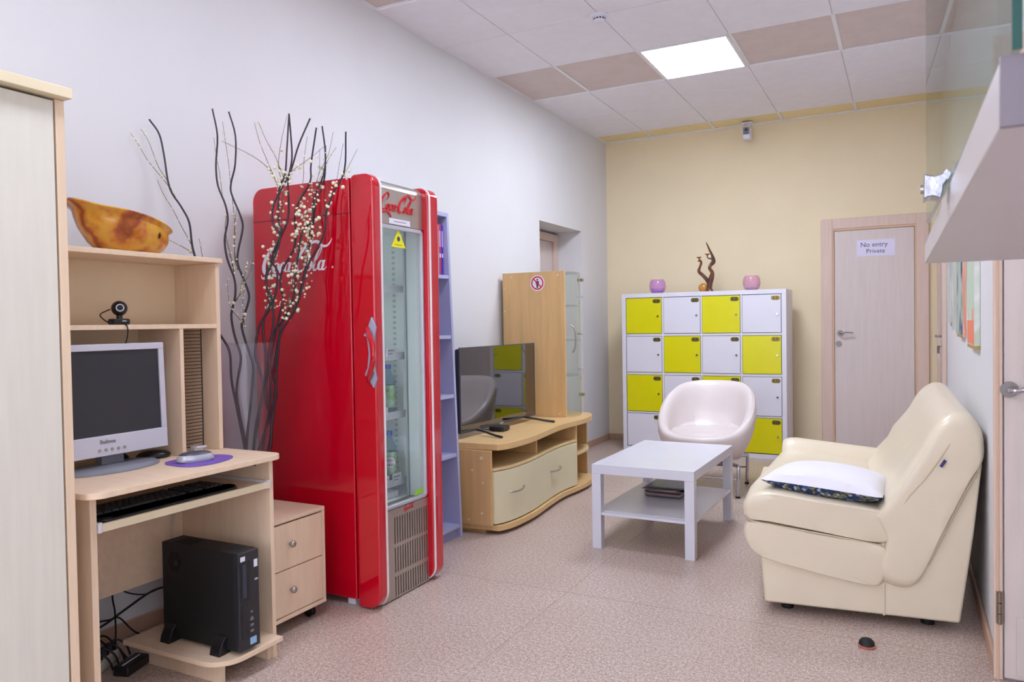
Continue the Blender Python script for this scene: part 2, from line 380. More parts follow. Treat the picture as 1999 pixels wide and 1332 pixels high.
b = nb(); cyl(b, (XR-.022, 6.61, .985), (XR-.05, 6.61, .985), .004, 8); cyl(b, (XR-.05, 6.61, .988), (XR-.05, 6.61, .93), .010, 10); part('key', b, M_chrome, K, smooth=True)
b = nb(); box(b, XR-.054, XR-.046, 6.595, 6.625, .89, .93); part('key_tag', b, M_white, K, bevel=.003)

# door facing the camera where the right wall jogs outwards
D3 = thing('door_3', 'pale veneer door at the right edge with chrome lever and hinge', 'door', (.7, YJ, 0)); D3['kind'] = 'structure'
b = nb(); box(b, .256, .282, YJ-.022, YJ-.001, 0, 2.12); box(b, 1.09, 1.17, YJ-.022, YJ-.001, 0, 2.12); box(b, .282, 1.09, YJ-.022, YJ-.001, 2.04, 2.12)
part('door_frame', b, M_frame, D3, bevel=.003)
b = nb(); box(b, .264, .270, YJ-.026, YJ-.0225, 0, 2.10); part('frame_bead', b, mat('door_stop_veneer'), D3)
bx('door_leaf', M_leaf, D3, .286, 1.086, YJ-.016, YJ-.001, .008, 2.036, bevel=.002)
bx('kick_panel', M_leaf, D3, .32, 1.05, YJ-.019, YJ-.0165, .02, .215, bevel=.001)
lever(D3, (.300, YJ-.016, .965), (1, 0, -.02), (0, -1, 0), .15)
for z0 in (.19, 1.78):
    b = nb()
    for k in range(3): cyl(b, (.272, YJ-.032, z0+k*.036), (.272, YJ-.032, z0+k*.036+.034), .007, 12)
    box(b, .262, .283, YJ-.028, YJ-.0225, z0, z0+.106); part('hinge', b, mat('hinge_metal', (150, 136, 120), .35, .9), D3)

# door inside the niche of the left wall
D4 = thing('door_4', 'pale door set deep in the wall niche behind the glass cabinet', 'door', (NX+.0, 6.26, 0)); D4['kind'] = 'structure'
b = nb(); box(b, NX-.039, NX+.02, NY1-.09, NY1-.001, 0, 2.05); box(b, NX-.039, NX+.02, NY0+.001, NY0+.09, 0, 2.05); box(b, NX-.039, NX+.02, NY0+.09, NY1-.09, 1.98, 2.05)
part('door_frame', b, M_frame, D4, bevel=.003)
bx('door_leaf', M_leaf, D4, NX-.03, NX-.005, NY0+.093, NY1-.093, .006, 1.976)

# ================================================================== LARGE FURNITURE
# ---- wardrobe at the left edge
def wardrobe():
    t = thing('wardrobe', 'tall pale birch wardrobe cut off by the left edge', 'wardrobe', (-2.3, .9, 0))
    y0, y1, xf = .42, 1.28, -2.012
    bx('side_panel', M_mapleV, t, -2.62, xf, y1-.024, y1, 0, 1.824, bevel=.001)
    bx('side_panel', M_mapleV, t, -2.62, xf, y0, y0+.024, 0, 1.824, bevel=.001)
    bx('back_panel', M_birch, t, -2.62, -2.61, y0+.024, y1-.024, .06, 1.82)
    bx('top_panel', M_mapleE, t, -2.64, xf+.032, y0-.012, y1+.004, 1.825, 1.853, bevel=.002)
    bx('plinth', M_mapleV, t, -2.60, xf-.03, y0+.024, y1-.024, 0, .06)
    mid = (y0+y1)/2
    bx('door', M_birch, t, xf-.016, xf+.0, mid+.002, y1-.030, .065, 1.818, bevel=.0015)
    bx('door', M_birch, t, xf-.016, xf+.0, y0+.030, mid-.002, .065, 1.818, bevel=.0015)
wardrobe()
# glittering ornament on the wardrobe
def ornament():
    t = thing('glass_ornament', 'clear glittering glass sprig ornament on top of the wardrobe', 'ornament', (-2.2, 1.16, 1.853))
    random.seed(3); b = nb(); s = nb()
    cyl(s, (-2.2, 1.16, 1.853), (-2.2, 1.16, 1.862), .02, 16)
    for k in range(46):
        a = random.uniform(0, 2*pi); e = random.uniform(.2, 1.4); r = random.uniform(.03, .075)
        p = (-2.2+r*cos(a)*cos(e), 1.16+r*sin(a)*cos(e), 1.862+r*sin(e))
        tube(s, [(-2.2, 1.16, 1.86), p], .0008, 4)
        R = bmesh.ops.create_icosphere(b, subdivisions=1, radius=random.uniform(.004, .009))
        for v in R['verts']: v.co += Vector(p)
    part('crystals', b, glass('crystal', (250, 250, 255), 1.8), t, kind='stuff'); part('stems', s, glass('crystal_stem', (225, 228, 250), 1.5), t, kind='stuff')
ornament()

# ---- computer desk with hutch
def desk():
    t = thing('computer_desk', 'light maple computer desk with hutch beside the wardrobe', 'desk', (-2.3, 1.7, 0))
    YL, YR, XB = 1.345, 2.045, -2.53
    # top
    b = nb(); prism(b, rrect(XB, -2.0, 1.315, YR+.012, (.05, 0, 0, .05), 8), 'z', .731, .749); part('desktop', b, M_maple, t, bevel=.0015)
    bx('side_panel', M_mapleV, t, XB, -2.05, YR-.018, YR, 0, .73, bevel=.001)
    bx('side_panel', M_mapleV, t, XB, -2.05, YL, YL+.020, 0, .73, bevel=.001)
    bx('modesty_panel', M_maple, t, XB, XB+.016, YL+.021, YR-.019, .26, .73)
    # keyboard tray and its runners
    TR = bx('keyboard_tray', M_maple, t, -2.42, -2.055, YL+.036, YR-.034, .628, .644, bevel=.001)
    bx('tray_edge', M_mapleE, TR, -2.055, -2.042, YL+.034, YR-.032, .626, .650, bevel=.002)
    for s, y in ((1, YL+.0205), (-1, YR-.0325)):
        b = nb(); box(b, -2.44, -2.06, y, y+.012, .630, .652); box(b, -2.06, -2.045, y+.001, y+.013, .624, .654); part('drawer_runner', b, M_white, t, bevel=.001)
    b = nb(); cyl(b, (-2.12, YR-.0195, .705), (-2.12, YR-.0185, .705), .007, 12); part('cam_fitting', b, M_blackm, t)
    # shelf for the computer
    b = nb(); prism(b, rrect(-2.50, -2.0, 1.75, YR-.0185, (0, 0, 0, .1), 8), 'z', .074, .090); part('computer_shelf', b, M_maple, t, bevel=.001)
    bx('shelf_support', M_mapleV, t, -2.48, -2.06, 1.80, 1.816, 0, .0735)
    bx('shelf_support', M_mapleV, t, -2.48, -2.06, YR-.035, YR-.0185, 0.0, .0735)
    # hutch
    hx = -2.30
    bx('hutch_side', M_mapleV, t, XB, hx, YR-.018, YR, .7495, 1.45, bevel=.001)
    bx('hutch_side', M_mapleV, t, XB, hx, YL, YL+.018, .7495, 1.45, bevel=.001)
    bx('hutch_top', M_maple, t, XB, hx+.012, YL-.005, YR+.006, 1.4505, 1.468, bevel=.0015)
    bx('hutch_shelf', M_maple, t, XB+.006, hx, YL+.0185, YR-.0185, 1.206, 1.222, bevel=.001)
    bx('hutch_divider', M_mapleV, t, XB+.006, hx, 1.862, 1.878, .7495, 1.2055, bevel=.001)
    bx('hutch_back', mat('hutch_back_board', (238, 212, 176), .5, noise=.05, nscale=6), t, XB, XB+.0055, YL+.0185, YR-.0185, .7495, 1.45)
    bx('hutch_rear_stop', M_mapleV, t, XB, -2.42, 1.70, 1.712, .76, 1.205) if False else None
    # black wire disc rack in the narrow slot
    b = nb(); x0, x1, y0, y1 = -2.44, -2.325, 1.885, 1.975
    for z in [.772+.0125*k for k in range(35)]:
        tube(b, [(x1, y1, z), (x1, y0, z)], .0016, 5)
    for x, y in ((x1, y0), (x1, y1), (x0, y1)): tube(b, [(x, y, .752), (x, y, 1.204)], .0022, 5)
    part('wire_disc_rack', b, M_cable, t, kind='stuff')
    b = nb(); box(b, -2.335, -2.30, 1.915, 1.955, .7495, .775); cyl(b, (-2.30, 1.92, .77), (-2.30, 1.965, .77), .006, 8); part('rack_clip', b, M_silver, t, bevel=.002)
desk()

# ---- drawer unit on castors
def drawer_unit():
    t = thing('drawer_unit', 'low maple two-drawer unit on castors between desk and red fridge', 'drawer unit', (-2.35, 2.26, 0))
    y0, y1, xf, xb, z0, z1 = 2.075, 2.44, -2.16, -2.6, .055, .457
    b = nb(); box(b, xb, xf, y0, y0+.016, z0, z1-.0165); box(b, xb, xf, y1-.016, y1, z0, z1-.0165); box(b, xb, xb+.01, y0+.016, y1-.016, z0, z1-.0165); box(b, xb+.01, xf, y0+.016, y1-.016, z0, z0+.016)
    part('body', b, M_mapleV, t, bevel=.001)
    bx('top', M_maple, t, xb, xf, y0, y1, z1-.016, z1, bevel=.001)
    for (a, c), z in (((.075, .252), .17), ((.256, .434), .352)):
        d = bx('drawer', M_mapleV, t, xf-.018, xf-.002, y0+.018, y1-.018, a, c, bevel=.001)
        b = nb(); o = Vector((xf-.002, 2.238, z)); cyl(b, o, o+Vector((.012, 0, 0)), .006, 12); ball(b, o+Vector((.018, 0, 0)), .014, 16, 10, (.75, 1, 1)); part('knob', b, M_steel, d, smooth=True)
    for x, y in ((-2.21, 2.12), (-2.21, 2.395), (-2.55, 2.12), (-2.55, 2.395)):
        b = nb(); cyl(b, (x, y-.012, .022), (x, y-.003, .022), .022, 16); cyl(b, (x, y+.003, .022), (x, y+.012, .022), .022, 16); box(b, x-.012, x+.012, y-.003, y+.003, .015, .05); box(b, x-.016, x+.016, y-.014, y+.014, .046, .055)
        part('castor', b, M_blackm, t, smooth=True)
drawer_unit()

# ---- drinks fridge
def fridge():
    t = thing('drinks_fridge', 'tall glossy red drinks fridge with glass door and script lettering', 'fridge', (-2.3, 2.8, 0))
    Y0, Y1, XB, XF, Z0, Z1 = 2.56, 3.045, -2.655, -2.095, .03, 1.838
    # rounded red casing, open at the front
    def outline(dx, dz, r): return rrect(XB+dx, XF, Z0+dz, Z1-dz, (0, r, r*.2, 0), 6)
    b = nb(); o = outline(0, 0, .06); i = outline(.035, .03, .03)
    prism(b, o, 'y', Y0, Y0+.028); prism(b, o, 'y', Y1-.028, Y1)
    part('side_panel', b, M_red, t, bevel=.006)
    b = nb()
    n = len(o); rings = []
    for k in range(n): rings.append([(o[k][0], Y0+.028, o[k][1]), (o[k][0], Y1-.028, o[k][1]), (i[k][0], Y1-.028, i[k][1]), (i[k][0], Y0+.028, i[k][1])])
    R = [[b.verts.new(p) for p in r] for r in rings]
    for a in range(n-1):
        for q in range(4): b.faces.new((R[a][q], R[a+1][q], R[a+1][(q+1) % 4], R[a][(q+1) % 4]))
    b.faces.new(R[0]); b.faces.new(R[-1][::-1])
    part('casing', b, M_red, t, smooth=True)
    # joint between side and top cap
    b = nb(); box(b, XB+.004, XF, Y0-.0006, Y0+.002, 1.6855, 1.6885); part('joint_line', b, mat('dark_joint', (60, 0, 12), .6), t)
    # white insulated interior
    M_in = mat('fridge_liner', (226, 232, 232), .4)
    b = nb(); xi = -2.50
    box(b, xi-.01, xi, Y0+.03, Y1-.03, .40, 1.66); box(b, xi, XF, Y0+.03, Y0+.045, .40, 1.66); box(b, xi, XF, Y1-.045, Y1-.03, .40, 1.66); box(b, xi, XF, Y0+.045, Y1-.045, .385, .40); box(b, xi, XF, Y0+.045, Y1-.045, 1.645, 1.66)
    part('interior', b, M_in, t)
    b = nb()
    for y in (Y0+.046, Y1-.046):
        for k in range(44): box(b, -2.20, -2.185, y-.002, y+.002, .46+k*.026, .472+k*.026)
    part('shelf_rail', b, mat('rail_metal', (190, 196, 198), .4, .6), t, kind='stuff')
    for z in (1.381, 1.065, .79, .475):
        b = nb()
        for k in range(24): box(b, xi+.01, -2.13, Y0+.052+k*.0158, Y0+.055+k*.0158, z-.010, z-.006)
        box(b, -2.135, -2.125, Y0+.05, Y1-.05, z-.014, z+.006); box(b, -2.124, -2.120, Y0+.05, Y1-.05, z-.02, z+.014)
        part('wire_shelf', b, M_white, t)
    lm = bpy.data.materials.new('cold_lamp'); lm.use_nodes = True; q = lm.node_tree.nodes['Principled BSDF']; q.inputs['Emission Color'].default_value = (.86, .95, 1, 1); q.inputs['Emission Strength'].default_value = 9
    bx('interior_lamp', lm, t, -2.125, -2.112, Y0+.047, Y0+.056, .45, 1.6)
    # door: silver panel frame between two rounded red pillars
    xp, xd = -1.995, -2.085
    Yn, Yf = 2.598, 2.962
    def pillar(y0, y1, nm='door_pillar'):
        b = nb(); prism(b, rrect(xd, -1.962, .004, 1.846, (.055, .022, .02, .07), 8), 'y', y0, y1)
        return part(nm, b, M_red, t, bevel=.012, seg=4)
    pillar(2.552, Yn+.007); pillar(Yf+.001, 3.048)
    M_trim = mat('pale_trim', (236, 226, 228), .25)
    for y in (Yn, Yf+.006):
        b = nb(); R = []
        for (x, z), (x2, z2) in zip(rrect(xd, -1.9595, .0015, 1.8485, (.057, .022, .02, .072), 8), rrect(xd, -1.966, .008, 1.842, (.051, .022, .02, .066), 8)):
            if x > xd+.03: R.append([b.verts.new(q) for q in ((x, y, z), (x, y+.009, z), (x2, y+.009, z2), (x2, y, z2))])
        # start the ring sequence at the top so that the band runs down the front
        k0 = min(range(len(R)), key=lambda k: (R[k][0].co.x, -R[k][0].co.z)); R = R[k0+1:]+R[:k0+1] if False else sorted(R, key=lambda r: (-r[0].co.z if True else 0, r[0].co.x))
        top = sorted([r for r in R if r[0].co.z > .9], key=lambda r: (r[0].co.x, -r[0].co.z)); bot = sorted([r for r in R if r[0].co.z <= .9], key=lambda r: (-r[0].co.x, -r[0].co.z)); R = top+bot
        for a, c in zip(R, R[1:]):
            for q in range(4): b.faces.new((a[q], c[q], c[(q+1) % 4], a[(q+1) % 4]))
        b.faces.new(R[0]); b.faces.new(R[-1][::-1]); part('trim_strip', b, M_trim, t)
    M_ss = mat('brushed_champagne', (186, 174, 164), .34, .75, noise=.06, nscale=5, stretch=(4, 40, .6))
    b = nb(); box(b, xd, xp, Yn+.008, Yf, 1.648, 1.80); part('header_panel', b, M_ss, t)
    b = nb(); prism(b, [(xd, 1.8005), (xp, 1.8005), (xp-.004, 1.818), (xp-.018, 1.832), (xp-.04, 1.838), (xd, 1.838)], 'y', Yn+.008, Yf); part('header_cap', b, M_steel, t, smooth=True)
    b = nb(); box(b, xd, xp-.012, Yn+.008, Yf, .006, .40); part('lower_panel', b, M_ss, t)
    # face of the lower panel pierced by three banks of slots
    b = nb(); YA, YZ = Yn+.008, Yf
    banks = [(.245, .362), (.119, .229), (.012, .100)]; ys = [2.7+.0190*k for k in range(14)]; w = .0075
    zc = [.40]
    for lo, hi in banks: zc += [hi, lo]
    zc += [.006]
    for a in range(0, 8, 2): box(b, xp-.012, xp, YA, YZ, zc[a+1], zc[a])
    for lo, hi in banks:
        edges = [YA]+[v for y in ys for v in (y, y+w)]+[YZ]
        for a in range(0, len(edges), 2): box(b, xp-.012, xp, edges[a], edges[a+1], lo, hi)
    part('vent_grille', b, M_ss, t)
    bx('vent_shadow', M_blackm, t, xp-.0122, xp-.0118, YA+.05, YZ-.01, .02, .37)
    # window
    b = nb(); zo = rrect(Yn+.009, Yf-.001, .404, 1.645, .022, 6); zi = rrect(Yn+.020, Yf-.014, .418, 1.628, .014, 6)
    n = len(zo)
    for x0, x1 in ((xp-.02, xp+.003),):
        A = [[b.verts.new((x, p[0], p[1])) for p in L_] for x, L_ in ((x0, zo), (x1, zo), (x1, zi), (x0, zi))]
        for a in range(4):
            for k in range(n): b.faces.new((A[a][k], A[a][(k+1) % n], A[(a+1) % 4][(k+1) % n], A[(a+1) % 4][k]))
    wf = part('window_frame', b, M_silver, t, bevel=.002)
    bx('glass_pane', G_fridge, wf, xp-.010, xp-.006, Yn+.018, Yf-.012, .415, 1.63)
    bx('door_liner', mat('liner_grey', (196, 202, 204), .4), t, xd, xp-.021, Yf-.010, Yf+.0005, .402, 1.646)
    bx('inner_seal', mat('seal_grey', (150, 158, 164), .5), t, xd-.010, xd-.0005, Yf-.022, Yf+.03, .402, 1.646)
    # handle
    b = nb(); tube(b, [(-2.0, 2.548, 1.20), (-1.985, 2.528, 1.185), (-1.955, 2.512, 1.14), (-1.945, 2.508, 1.09), (-1.955, 2.512, 1.04), (-1.985, 2.528, .99), (-2.0, 2.548, .975)], .011, 10, 4); part('handle', b, M_red, t, smooth=True)
    b = nb()
    prism(b, [(-1.975, 1.245), (-1.955, 1.20), (-1.965, 1.16), (-1.972, 1.09), (-1.965, 1.02), (-1.955, .985), (-1.97, .945), (-2.0, .99), (-2.015, 1.0), (-2.0, 1.03), (-1.992, 1.09), (-2.0, 1.16), (-2.02, 1.165), (-2.0, 1.185)], 'y', 2.538, 2.553)
    part('handle_plate', b, mat('grey_plastic', (160, 162, 184), .4), t, bevel=.004)
    # lettering, signs and stickers
    script_logo('side_lettering', M_white_ink, t, (-2.612, Y0-.0005, 1.452), (1, 0, .0), (0, 0, 1), .388, .0012)
    b = nb(); lathe(b, [(.005, -.0006), (.005, 0)], 0, 0, 16)
    for v in b.verts: v.co = Vector((-2.192+v.co.x, Y0-.0004+v.co.z, 1.462+v.co.y))
    part('lettering_mark', b, mat('mark_pale', (226, 170, 180), .5), t)
    script_logo('front_lettering', M_red_ink, t, (xp+.0005, Yn+.035, 1.708), (0, 1, 0), (0, 0, 1), .255, .0035)
    script_logo('small_lettering', M_red_ink, t, (xp+.0005, 2.772, .378), (0, 1, 0), (0, 0, 1), .074, .001)
    bx('label_strip', mat('label_white', (232, 228, 240), .5), t, xp, xp+.0012, 2.704, 2.86, 1.652, 1.676)
    bx('label_print', mat('print_grey', (150, 144, 160), .6), t, xp+.0013, xp+.0016, 2.735, 2.83, 1.662, 1.666)
    b = nb(); prism(b, [(2.724, 1.552), (2.83, 1.552), (2.777, 1.632)], 'x', xp-.0055, xp-.0045); part('warning_sticker', b, mat('sticker_yellow', (240, 232, 20), .5), t)
    b = nb(); lathe(b, [(.011, 0), (.011, .0008)], 0, 0, 16)
    for v in b.verts: v.co = Vector((xp-.0045+v.co.z, 2.777+v.co.x, 1.590+v.co.y))
    part('sticker_symbol', b, M_dark_ink, t)
    bx('sticker_print', mat('print_olive', (130, 126, 30), .6), t, xp-.0044, xp-.0042, 2.75, 2.804, 1.562, 1.565)
    bx('price_label', mat('label_green', (150, 210, 60), .5), t, xp-.0055, xp-.004, 2.87, 2.935, .425, .447)
    for y in (2.60, 3.0):
        for x in (-2.62, -2.14): bx('foot', M_white if x > -2.3 else M_blackm, t, x-.02, x+.02, y-.02, y+.02, 0, .0295)
    return t
fridge()
# bottles and cards inside the fridge
def fridge_stock():
    M_water = glass('water_bottle', (225, 238, 245), 1.33)
    M_capb = mat('cap_blue', (70, 100, 200), .4); M_lab = mat('label_blue', (120, 190, 225), .5); M_labg = mat('label_green2', (130, 180, 90), .5, noise=.4, nscale=30, col2=(200, 225, 220))
    words = ['nearest the handle', 'second from the handle', 'third from the handle', 'showing the round printed label']
    for z, n_, lab in ((.79, 4, 'slim water bottle on the second shelf from below, %s'), (.475, 4, 'labelled water bottle on the lowest fridge shelf, %s')):
        for k in range(n_):
            y = 2.660+.086*k
            x = -2.175
            t = thing('water_bottle', lab % (words[k] if not (z > .7 and k >= 2) else ('third from the handle', 'the one nearest the hinge side')[k-2]), 'bottle', (x, y, z), group='water bottles in the fridge')
            b = nb(); lathe(b, [(.001, z+.0), (.030, z+.002), (.033, z+.012), (.033, z+.14), (.028, z+.165), (.013, z+.20), (.012, z+.215)], x, y, 20); part('bottle_body', b, M_water, t, smooth=True)
            b = nb(); lathe(b, [(.014, z+.212), (.014, z+.232), (.001, z+.233)], x, y, 16); part('cap', b, M_capb, t, smooth=True)
            b = nb(); lathe(b, [(.0336, z+.03), (.0336, z+.135)], x, y, 20, False); part('bottle_label', b, M_labg, t, smooth=True)
            if k == 3 and z < .6:
                n3 = Vector((.6, -.8, 0)); b = nb()
                for q in [Vector((x, y, z+.088))+n3*.0352]:
                    vv = [b.verts.new(q+Vector((.8, .6, 0))*.026*cos(a*pi/10)+Vector((0, 0, .026*sin(a*pi/10)))) for a in range(20)]; w2 = [b.verts.new(v.co-n3*.004) for v in vv]
                    b.faces.new(vv); b.faces.new(w2[::-1])
                    for a in range(20): b.faces.new((vv[a], w2[a], w2[(a+1) % 20], vv[(a+1) % 20]))
                part('label_roundel', b, mat('label_white'), t)
                for wd, dz in (('bon', .010), ('aqua', -.010)): text('label_print', wd, .021, mat('ink_navy', (20, 30, 110), .5), t, Vector((x, y, z+.088+dz))+n3*.0356, (.8, .6, 0), (0, 0, 1))
    for z, y, r, lab in ((1.065, 2.87, .1, 'tilted price card clipped on the middle fridge shelf'), (.79, 2.80, .04, 'small price card on the shelf of slim bottles'), (.475, 2.895, .055, 'white price card on the lowest fridge shelf, right one'), (.475, 2.80, .05, 'white price card on the lowest fridge shelf, left one')):
        t = thing('price_card', lab, 'card', (-2.11, y, z))
        bx('sheet', mat('label_white'), t, -2.1195, -2.1175, y-.035, y+.035, z-.005, z+.04)
        bx('print_line', mat('print_grey'), t, -2.1172, -2.1168, y-.028, y+.02, z+.022, z+.028); bx('print_line', mat('print_grey'), t, -2.1172, -2.1168, y-.028, y+.008, z+.008, z+.013)
    t = thing('carton', 'flat pale carton lying on the floor of the fridge', 'box', (-2.2, 2.76, .40))
    bx('body', mat('label_white'), t, -2.35, -2.13, 2.63, 2.92, .4005, .43, bevel=.003)
fridge_stock()

# ---- lilac grey bookcase behind the fridge
def bookcase():
    t = thing('bookcase', 'narrow lilac-grey bookcase leaning on the wall behind the fridge', 'bookcase', (-2.45, 3.4, 0))
    XF0, y0, y1 = -2.243, 3.10, 3.682
    lean = .033
    def X(z): return XF0-lean*z
    def slab(nm, m, ya, yb, za, zb, xb=-.28, xf=0, bev=.001):
        b = nb(); v = box(b, 0, 1, ya, yb, za, zb)
        for q in v: q.co.x = X(q.co.z)+(xf if q.co.x > .5 else xb)
        return part(nm, b, m, t, bevel=bev)
    slab('side_panel', M_greyblueE, y1-.020, y1, 0, 1.838); slab('side_panel', M_greyblueE, y0, y0+.020, 0, 1.838)
    slab('top_panel', M_greyblueE, y0+.0205, y1-.0205, 1.815, 1.838)
    slab('back_panel', M_greyblue, y0+.0205, y1-.0205, .05, 1.8145, -.28, -.272)
    for z in (.075, .478, .812, 1.146, 1.485): slab('shelf', M_greyblueE, y0+.0205, y1-.0205, z-.02, z, -.271, -.004)
    slab('plinth', M_greyblue, y0+.0205, y1-.0205, 0, .0545, -.05, -.02)
    random.seed(5)
    cols = [((150, 165, 190), 'grey-blue'), ((225, 225, 230), 'white'), ((205, 50, 80), 'crimson'), ((60, 60, 190), 'royal blue')]
    y = y1-.0215; z0 = 1.4855
    specs = [((66, 60, 196), .020, .285, 'royal blue folder, last against the right side of the top bookcase shelf', 1), ((222, 50, 84), .019, .288, 'crimson folder standing between blue folder and spiral notebook', 1), ((168, 172, 180), .015, .283, 'grey spiral-bound notebook beside the crimson folder', 2), ((96, 110, 170), .012, .28, 'thin slate-blue notebook left of the spiral one', 0), ((120, 70, 80), .02, .275, 'maroon book half hidden behind the fridge edge', 0), ((200, 200, 205), .03, .27, 'pale book deepest behind the fridge on the top shelf', 0)]
    for c, w, h, lab, kind in specs:
        w *= 1.15
        B = thing('book', lab, 'book', (X(1.55)-.1, y-w/2, z0), group='books on the top bookcase shelf')
        xf = X(1.6)-.03
        bx('cover', mat('cover_%d_%d_%d' % c, c, .45), B, xf-.2, xf, y-w, y-.001, z0, z0+h, bevel=.0015)
        if kind == 1:
            bx('title_strip', mat('title_pale', (225, 190, 225), .5), B, xf, xf+.0008, y-w+.005, y-.007, z0+.16, z0+.25)
            bx('title_strip', mat('title_white', (238, 230, 245), .5), B, xf, xf+.0008, y-w+.004, y-.006, z0+.10, z0+.122)
        if kind == 2:
            b = nb()
            for k in range(34): tube(b, [(xf, y-w+.002, z0+.006+k*.008), (xf+.007, y-w+.008, z0+.006+k*.008), (xf, y-.004, z0+.006+k*.008)], .0012, 4)
            part('spiral_binding', b, M_silver, B, kind='stuff')
        y -= w+.001
bookcase()

# ---- TV bench with wave front
TVF = smoothpts([(3.742, -2.088, 0), (3.85, -2.035, 0), (4.0, -2.016, 0), (4.2, -2.018, 0), (4.45, -2.045, 0), (4.65, -2.062, 0), (4.8, -2.062, 0), (4.95, -2.048, 0), (5.1, -2.045, 0), (5.25, -2.065, 0), (5.38, -2.125, 0), (5.43, -2.19, 0), (5.44, -2.26, 0)], 4)
def wave(y0, y1, off=0, n=16):
    """front line between two y values"""
    out = []
    for k in range(n+1):
        y = y0+(y1-y0)*k/n
        for a, c in zip(TVF, TVF[1:]):
            if a.x <= y <= c.x+1e-6:
                s = (y-a.x)/(c.x-a.x); out.append((a.y+(c.y-a.y)*s+off, y)); break
    return out
def tv_bench():
    t = thing('tv_bench', 'beech television bench with wavy front and two cream drawers', 'tv stand', (-2.4, 4.6, 0))
    XB = -2.70
    def plate(nm, m, z0, z1, off=0, ya=3.742, yb=5.439, xb=XB, bev=.002, n=40):
        b = nb(); w = wave(ya, yb, off, n); pts = w+[(xb, yb), (xb, ya)]; prism(b, pts, 'z', z0, z1); return part(nm, b, m, t, bevel=bev)
    plate('top', M_beech, .484, .520); plate('bottom_shelf', M_beech, .022, .054)
    bx('plinth', M_beechV, t, -2.66, -2.16, 3.80, 5.30, 0, .0215)
    bx('end_panel', M_beechV, t, XB, -2.095, 3.752, 3.774, .0545, .4835, bevel=.001)
    bx('partition', M_beechV, t, XB, -2.072, 4.957, 4.979, .0545, .4835, bevel=.001)
    bx('partition', M_beechV, t, XB, -2.085, 4.332, 4.350, .3815, .4835, bevel=.001)
    plate('shelf', M_beechE, .366, .381, -.018, 3.7745, 4.9565)
    plate('corner_shelf', M_beechE, .262, .278, -.03, 4.9795, 5.42)
    bx('rear_panel', M_beechV, t, XB, XB+.008, 3.7745, 5.42, .0545, .4835)
    bx('end_panel', M_beechV, t, -2.68, -2.165, 5.388, 5.404, .0545, .2615)
    bx('end_panel', M_beechV, t, -2.68, -2.165, 5.388, 5.404, .2785, .4835)
    for y0, y1, hy in ((3.777, 4.360, 3.955), (4.360, 4.953, 4.592)):
        b = nb(); w = wave(y0+.0004, y1-.0004, -.016, 14); pts = w+[(x-.016, y) for x, y in w[::-1]]; prism(b, pts, 'z', .062, .362)
        d = part('drawer', b, M_cream, t, bevel=.0008)
        xh = wave(hy, hy+.01, -.016, 1)[0][0]
        b = nb(); tube(b, [(xh-.002, hy-.085, .236), (xh+.016, hy-.07, .233), (xh+.026, hy, .230), (xh+.016, hy+.07, .236), (xh-.002, hy+.085, .240)], .0055, 8, 4); part('handle', b, M_steel, d, smooth=True)
    for k, (x, z) in enumerate(((-2.154, .44), (-2.215, .368), (-2.146, .298), (-2.157, .124), (-2.244, .08))):
        b = nb(); cyl(b, (x, 3.7515, z), (x, 3.7485, z), .009 if k == 0 else .006, 10); part('screw_cap', b, M_mapleE, t)
tv_bench()

# ---- television
def tv():
    t = thing('television', 'flat black television standing on the beech bench', 'television', (-2.36, 4.37, .52))
    x, y0, y1, z0, z1 = -2.352, 3.858, 4.882, .552, 1.068
    bx('housing', mat('tv_plastic', (40, 40, 46), .35), t, x-.045, x-.002, y0+.01, y1-.01, z0+.008, z1-.008, bevel=.012)
    b = nb(); box(b, x-.008, x+.002, y0, y0+.007, z0, z1); box(b, x-.008, x+.002, y1-.007, y1, z0, z1); box(b, x-.008, x+.002, y0+.007, y1-.007, z1-.007, z1); box(b, x-.008, x+.002, y0+.007, y1-.007, z0, z0+.016)
    part('bezel', b, mat('tv_bezel', (96, 96, 104), .3, .7), t, bevel=.001)
    bx('screen', mat('screen_black', (8, 8, 10), .03, spec=.9, coat=1.), t, x-.008, x, y0+.007, y1-.007, z0+.016, z1-.007)
    bx('badge', M_silver, t, x+.002, x+.003, 4.345, 4.395, z0+.003, z0+.010)
    for y, s in ((4.05, -1), (4.72, 1)):
        b = nb(); tube(b, [(-2.15, y+.05*s, .527), (-2.22, y+.03*s, .535), (-2.32, y, .552), (-2.40, y, .556), (-2.45, y+.02*s, .54), (-2.50, y+.04*s, .527)], .008, 8, 3); part('foot', b, M_black, t, smooth=True)
tv()
def tv_box():
    t = thing('set_top_box', 'small black set-top box in front of the television foot', 'box', (-2.33, 4.28, .52))
    b = nb(); prism(b, rrect(-2.375, -2.265, 4.225, 4.335, .02), 'z', .526, .552); part('body', b, M_black, t, bevel=.004)
    b = nb(); prism(b, rrect(-2.365, -2.275, 4.235, 4.325, .02), 'z', .5205, .526); part('base', b, M_blackm, t)
tv_box()
b = nb(); tube(b, [(-2.50, 3.99, .5245), (-2.55, 3.9, .5245), (-2.62, 3.93, .5245), (-2.66, 4.1, .5245), (-2.60, 4.22, .5245), (-2.45, 4.26, .5245), (-2.376, 4.26, .53)], .003, 6, 4)
tag(part('cable', b, M_cable, None, smooth=True), 'thin black cable curling behind the television on the bench', 'cable')
t = thing('router', 'small black box inside the left open compartment of the bench', 'box', (-2.5, 3.95, .381))
bx('body', M_black, t, -2.6, -2.46, 3.86, 3.99, .3815, .41, bevel=.004); bx('antenna', M_black, t, -2.595, -2.588, 3.865, 3.872, .4105, .45)

